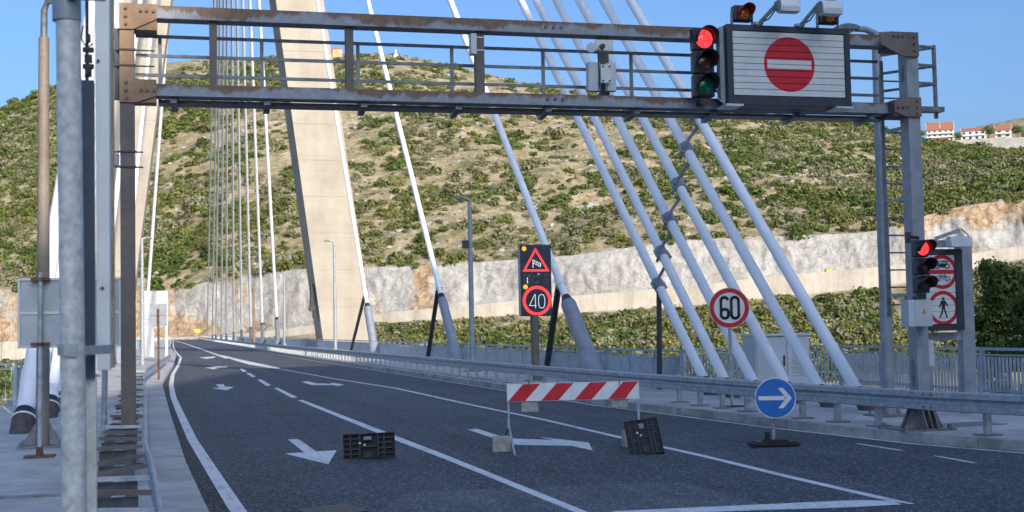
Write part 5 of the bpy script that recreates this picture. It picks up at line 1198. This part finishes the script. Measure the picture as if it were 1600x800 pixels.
for q0, q1, sp in ((1230, 1375, (.36, .50)), (1425, 1540, (.10, .30)), (500, 720, (.05, .95)), (900, 1080, (.1, .7))):
    M_n = 150 if q0 in (1230, 1425) else 70; px = rng.uniform(q0, q1, M_n); row = rng.uniform(sp[0], sp[1], M_n)*(NR-2); p = surf(HP, px, row); kp = fbm(p[:, :2]/14, 2, 95) > -.05
    for q in p[kp]:
        s = rng.uniform(.5, 1.7); q = q-np.array((0, 0, .35*s)); vs = [Vector(q)+Vector((rng.normal()*.35+a*1.3, rng.normal()*.3+b, c*.8+rng.normal()*.15))*s for a, b, c in ((-1, -1, -.5), (1, -1, -.5), (1, 1, -.5), (-1, 1, -.5), (-.6, -.5, .5), (.5, -.6, .8), (.5, .5, .9), (-.5, .5, .6))]
        st.add(vs, [(4, 5, 6, 7), (0, 1, 5, 4), (1, 2, 6, 5), (2, 3, 7, 6), (3, 0, 4, 7)])
tag(st.build("stones", mk_concrete('limestone', (.26, .24, .21), (.44, .415, .37), .5, .7)), kind='stuff')

# pine on the near bank, right edge, with a leaning leader
def pine(x, y, z, h, label, seed, spread):
    t = thing("pine_tree", label, "tree", (x, y, z)); g = random.Random(seed); top = Vector((x-.7, y, z+h))
    MB().tube([(x, y, z), (x+.1, y, z+h*.4), (x-.15, y, z+h*.75), top], [.22, .16, .09, .02], 8).build("trunk", bark, t)
    Q = []; lim = MB()
    for k in range(80):
        f = g.uniform(.25, .97); b = Vector((x, y, z+h*f)).lerp(top, max(0, f-.6)); a = g.uniform(0, 6.28); L = spread*(1-f*.82)*g.uniform(.5, 1.1); e = b+Vector((math.cos(a)*L, math.sin(a)*L, L*g.uniform(-.05, .35)))
        lim.tube([b, e], [.05, .015], 5, False)
        for j in range(7):
            c_ = b.lerp(e, g.uniform(.35, 1.05)); q = leaf_cloud(60, seed*1000+k*10+j, .85, .20, 3)*g.uniform(.4, .8); Q.append(q+np.array(c_))
    lim.build("limbs", bark, t); o = bpy.data.objects.new("crown", quads_mesh("crown", np.concatenate(Q)-np.array((x, y, z)), leaf_pine)); SC.collection.objects.link(o); o.parent = t
def spot(px, py, d): v = ray(px, py); k = d/math.hypot(v.x, v.y); return CAM+v*k
def place(px, d): th = YAW+math.atan((px-800)/F); return math.sin(th)*d, math.cos(th)*d
xx, yy_ = place(1572, 58); pine(xx, yy_, -9.5, 13.6, "dark pine with a leaning bare leader at the right edge", 5, 4.2)
xx, yy_ = place(1640, 50); pine(xx, yy_, -9, 11.6, "second dark pine partly cut by the right frame edge", 6, 4.6)

# ------------------------------------------------------------------ houses on the right-hand ridge and small far things
def house(px0, px1, py_base, py_eave, py_roof, d, label, storeys, roofs, bays, mat):
    pm = (px0+px1)/2; q0 = spot(pm, (py_base+py_roof)/2, d); xa, ya = q0.x, q0.y; ac = math.atan2(xa, ya); t = thing("house", label, "house", (xa, ya, 0)); df = math.cos(ac-YAW)*d
    zf = lambda py: spot(pm, py, d).z
    W = (px1-px0)/F*df/math.cos(ac-YAW)*.98; zb_, ze, zr = zf(py_base)-1.5, zf(py_eave), zf(py_roof); D_ = 9.0
    M = Matrix.Rotation(-ac, 3, 'Z'); O = Vector((xa, ya, 0)); W3 = lambda x, y, z: O+M @ Vector((x, y, 0))+Z_*z
    def bx(m, x0, x1, y0, y1, z0, z1): return m.box(W3((x0+x1)/2, (y0+y1)/2, (z0+z1)/2), (x1-x0, y1-y0, z1-z0), M)
    wl = bx(MB(), -W/2, W/2, 0, D_, zb_, ze).build("wall", mat, t)
    rw = W/roofs
    for k in range(roofs):
        x0 = -W/2+k*rw; m = MB(); ax = M @ X_; ay = M @ Y_
        m.prism([(-.5, -.15), (-.5, .05), (D_*.5, zr-ze), (D_+.5, .05), (D_+.5, -.15)], W3(x0+.12, 0, ze+.02), ay, Z_, ax*(rw-.24)); m.build("roof", roof_mat, t)
        m = MB(); m.prism([(-.3, 0), (D_*.5, zr-ze+.25), (D_+.3, 0)], W3(x0-.12, 0, ze+.02), ay, Z_, ax*.22); m.build("gable", mat, t)
    m = MB(); m.prism([(-.3, 0), (D_*.5, zr-ze+.25), (D_+.3, 0)], W3(W/2-.1, 0, ze+.02), M @ Y_, Z_, (M @ X_)*.22); m.build("gable", mat, t)
    hs_ = (ze-zb_-1.5)/storeys
    for s in range(storeys):
        zz = zb_+1.5+s*hs_
        for b in range(bays):
            xc = -W/2+W*(b+.5)/bays; ww = W/bays*.52; f = bx(MB(), xc-ww/2, xc+ww/2, -.03, .0, zz+hs_*.2, zz+hs_*.82).build("window", plaster2, t); bx(MB(), xc-ww/2+.15, xc+ww/2-.15, -.05, -.032, zz+hs_*.24, zz+hs_*.78).build("pane", glass_dark, f)
        if s: bx(MB(), -W/2+.2, W/2-.2, -1.2, -.06, zz-.08, zz+.1).build("balcony", plaster2, t); bx(MB(), -W/2+.2, W/2-.2, -1.2, -1.1, zz+.1, zz+.75).build("parapet", plaster2, t)
    bx(MB(), -W/2+.6, -W/2+1.3, D_*.4, D_*.4+.7, ze, zr+.9).build("chimney", roof_mat, t)
    return t
house(1449, 1489, 221, 203, 189.5, 775, "pale three storey house with two red roof sections on the ridge", 3, 2, 5, plaster)
house(1503, 1539, 219, 204.5, 198, 790, "low wide white house with a red roof, middle of the ridge", 2, 1, 4, plaster2)
house(1556, 1579, 215, 203, 194, 820, "small pale house with red hipped roof beside dark trees, rightmost on the ridge", 2, 1, 2, plaster)
house(1431, 1437, 216, 204, 203, 775, "narrow white block partly hidden by the gantry column", 2, 1, 1, plaster2)
house(1462, 1482, 230, 217, 216.5, 752, "flat roofed unfinished concrete block below the two roofed house", 1, 1, 3, grit)
tw = thing("terrace_wall", "pale grey terrace wall in front of the houses on the ridge", "wall", (0, 0, 0)); m = MB()
A1 = []; B1 = []
for px, y0, y1 in ((1482, 234, 219), (1510, 232, 219), (1550, 228, 216), (1580, 226, 215), (1640, 224, 212)):
    a_, b_ = spot(px, y0, 745), spot(px, y1, 745); A1.append(a_-Z_*2); B1.append(b_)
m.strip(A1, B1); C1 = [b+Vector((math.sin(.55)*60, math.cos(.55)*60, 0)) for b in B1]; m.strip(B1, C1); m.build("wall_face", grit, tw)
for px, py, k, s in ((1497, 214, 1, 3.0), (1545, 207, 1, 4.2), (1590, 205, 1, 4.0), (1440, 210, 0, 3), (1603, 212, 2, 3.5)):
    q = spot(px, py, 768); xa, ya, zz = q
    t = thing("garden_tree", {1497: "dark round tree right beside the two roofed house", 1545: "largest dark tree, between the low white house and the rightmost house", 1590: "dark tree right of the rightmost house", 1440: "small tree beside the narrow white block", 1603: "pale tree cut by the right frame edge on the ridge"}[px], "tree", (xa, ya, zz-2), "garden trees on the ridge"); MB().tube([(xa, ya, zz-5), (xa, ya, zz)], [.3, .15], 6).build("trunk", bark, t); o = linked("crown", BM[k][int(px) % 6], t, (0, 0, 2)); o.scale = (s, s, s)
for i, (px, py, colr) in enumerate(((1513, 222, (.06, .07, .08)), (1522, 221.5, (.5, .5, .52)), (1531, 221, (.05, .05, .06)), (1561, 219.5, (.05, .30, .26)), (1568, 219, (.06, .06, .08)))):
    q = spot(px, py, 750); xa, ya, zz = q
    t = thing("parked_car", ["dark car, leftmost in the row below the houses", "silver car, second in the row below the houses", "black car, third in the row below the houses", "green vehicle parked on the terrace", "dark car right of the green vehicle"][i], "car", (xa, ya, zz), "cars parked below the houses")
    M = Matrix.Rotation(-.5, 3, 'Z'); L = Vector((xa, ya, zz)); m = MB(); m.prism([(-2.1, .3), (2.1, .3), (2.1, .85), (1.3, .95), (.8, 1.45), (-1.1, 1.45), (-1.7, .95), (-2.1, .9)], L-(M @ Y_)*.85, M @ X_, Z_, (M @ Y_)*1.7); m.build("body", simple("car_paint_%d" % i, colr, .35), t)
    m = MB()
    for sx in (-1.3, 1.3): m.tube([L+M @ Vector((sx, -.88, .32)), L+M @ Vector((sx, .88, .32))], .32, 10)
    m.build("wheels", rubber, t)
# road sign and lamps beside the far road, farm house and mast on the summit
q = at(308, 517, 470); ysg = thing("far_road_sign", "small yellow road sign by the far junction at the foot of the rock face", "road sign", (q.x, 470, q.z-2)); MB().box(q, (2.0, .1, 1.2)).build("panel", yellow_paint, ysg); MB().tube([q-Z_*4, q+Z_*.6+Y_*.1], .1, 6).build("post", galv, ysg)
for px in (30, 45): pass
xa, ya = place(16, 480); fl2 = thing("far_lamp", "thin far mast on the road at the left edge", "street lamp", (xa, ya, 0)); MB().tube([(xa, ya, -1), (xa, ya, 12.5)], .16, 8).build("pole", galv, fl2); MB().tube([(xa, ya, 12.4), (xa+2, ya, 12.6)], .1, 6).build("arm", galv, fl2)
q = at(530, 80, 0.1); xa, ya = place(530, 806); zz = H+(517.2-83)/F*806*math.cos(math.atan2(xa, ya)-YAW)
hh_ = thing("hut", "tiny ochre hut on the hilltop right of the pylon leg", "hut", (xa, ya, zz)); MB().box((xa, ya, zz+1), (6, 5, 5)).build("wall", mk_concrete("ochre_wall", (.5, .33, .2), (.6, .42, .27), .3), hh_); MB().prism([(-3.3, 0), (3.3, 0), (0, 1.6)], (xa, ya-2.8, zz+3.5), X_, Z_, (0, 5.6, 0)).build("roof", roof_mat, hh_)
xa, ya = place(623, 796); zz = H+(515.3-84)/F*796*math.cos(math.atan2(xa, ya)-YAW); cr = thing("hilltop_marker", "small white stone marker on the hilltop", "monument", (xa, ya, zz)); MB().box((xa, ya, zz), (2.6, 2, 2)).build("plinth", white_paint, cr); MB().box((xa, ya, zz+2.4), (.9, .8, 2.8)).build("pillar", white_paint, cr)
# yellow excavator beside the far road
xa, ya = place(1293, 436); zz = float(np.interp(1293, cx, zw)); 
ex = thing("excavator", "tiny yellow digger working on the far hillside road", "excavator", (xa, ya, zz)); MB().span((xa-.9, ya-.7, zz-.8), (xa+.9, ya+.7, zz-.2)).build("tracks", rubber, ex); MB().span((xa-.8, ya-.6, zz-.19), (xa+.7, ya+.6, zz+.9)).build("cab", yellow_paint, ex); MB().bar((xa+.6, ya, zz+.2), (xa+1.9, ya, zz+1.5), .25, .25).build("boom", yellow_paint, ex)
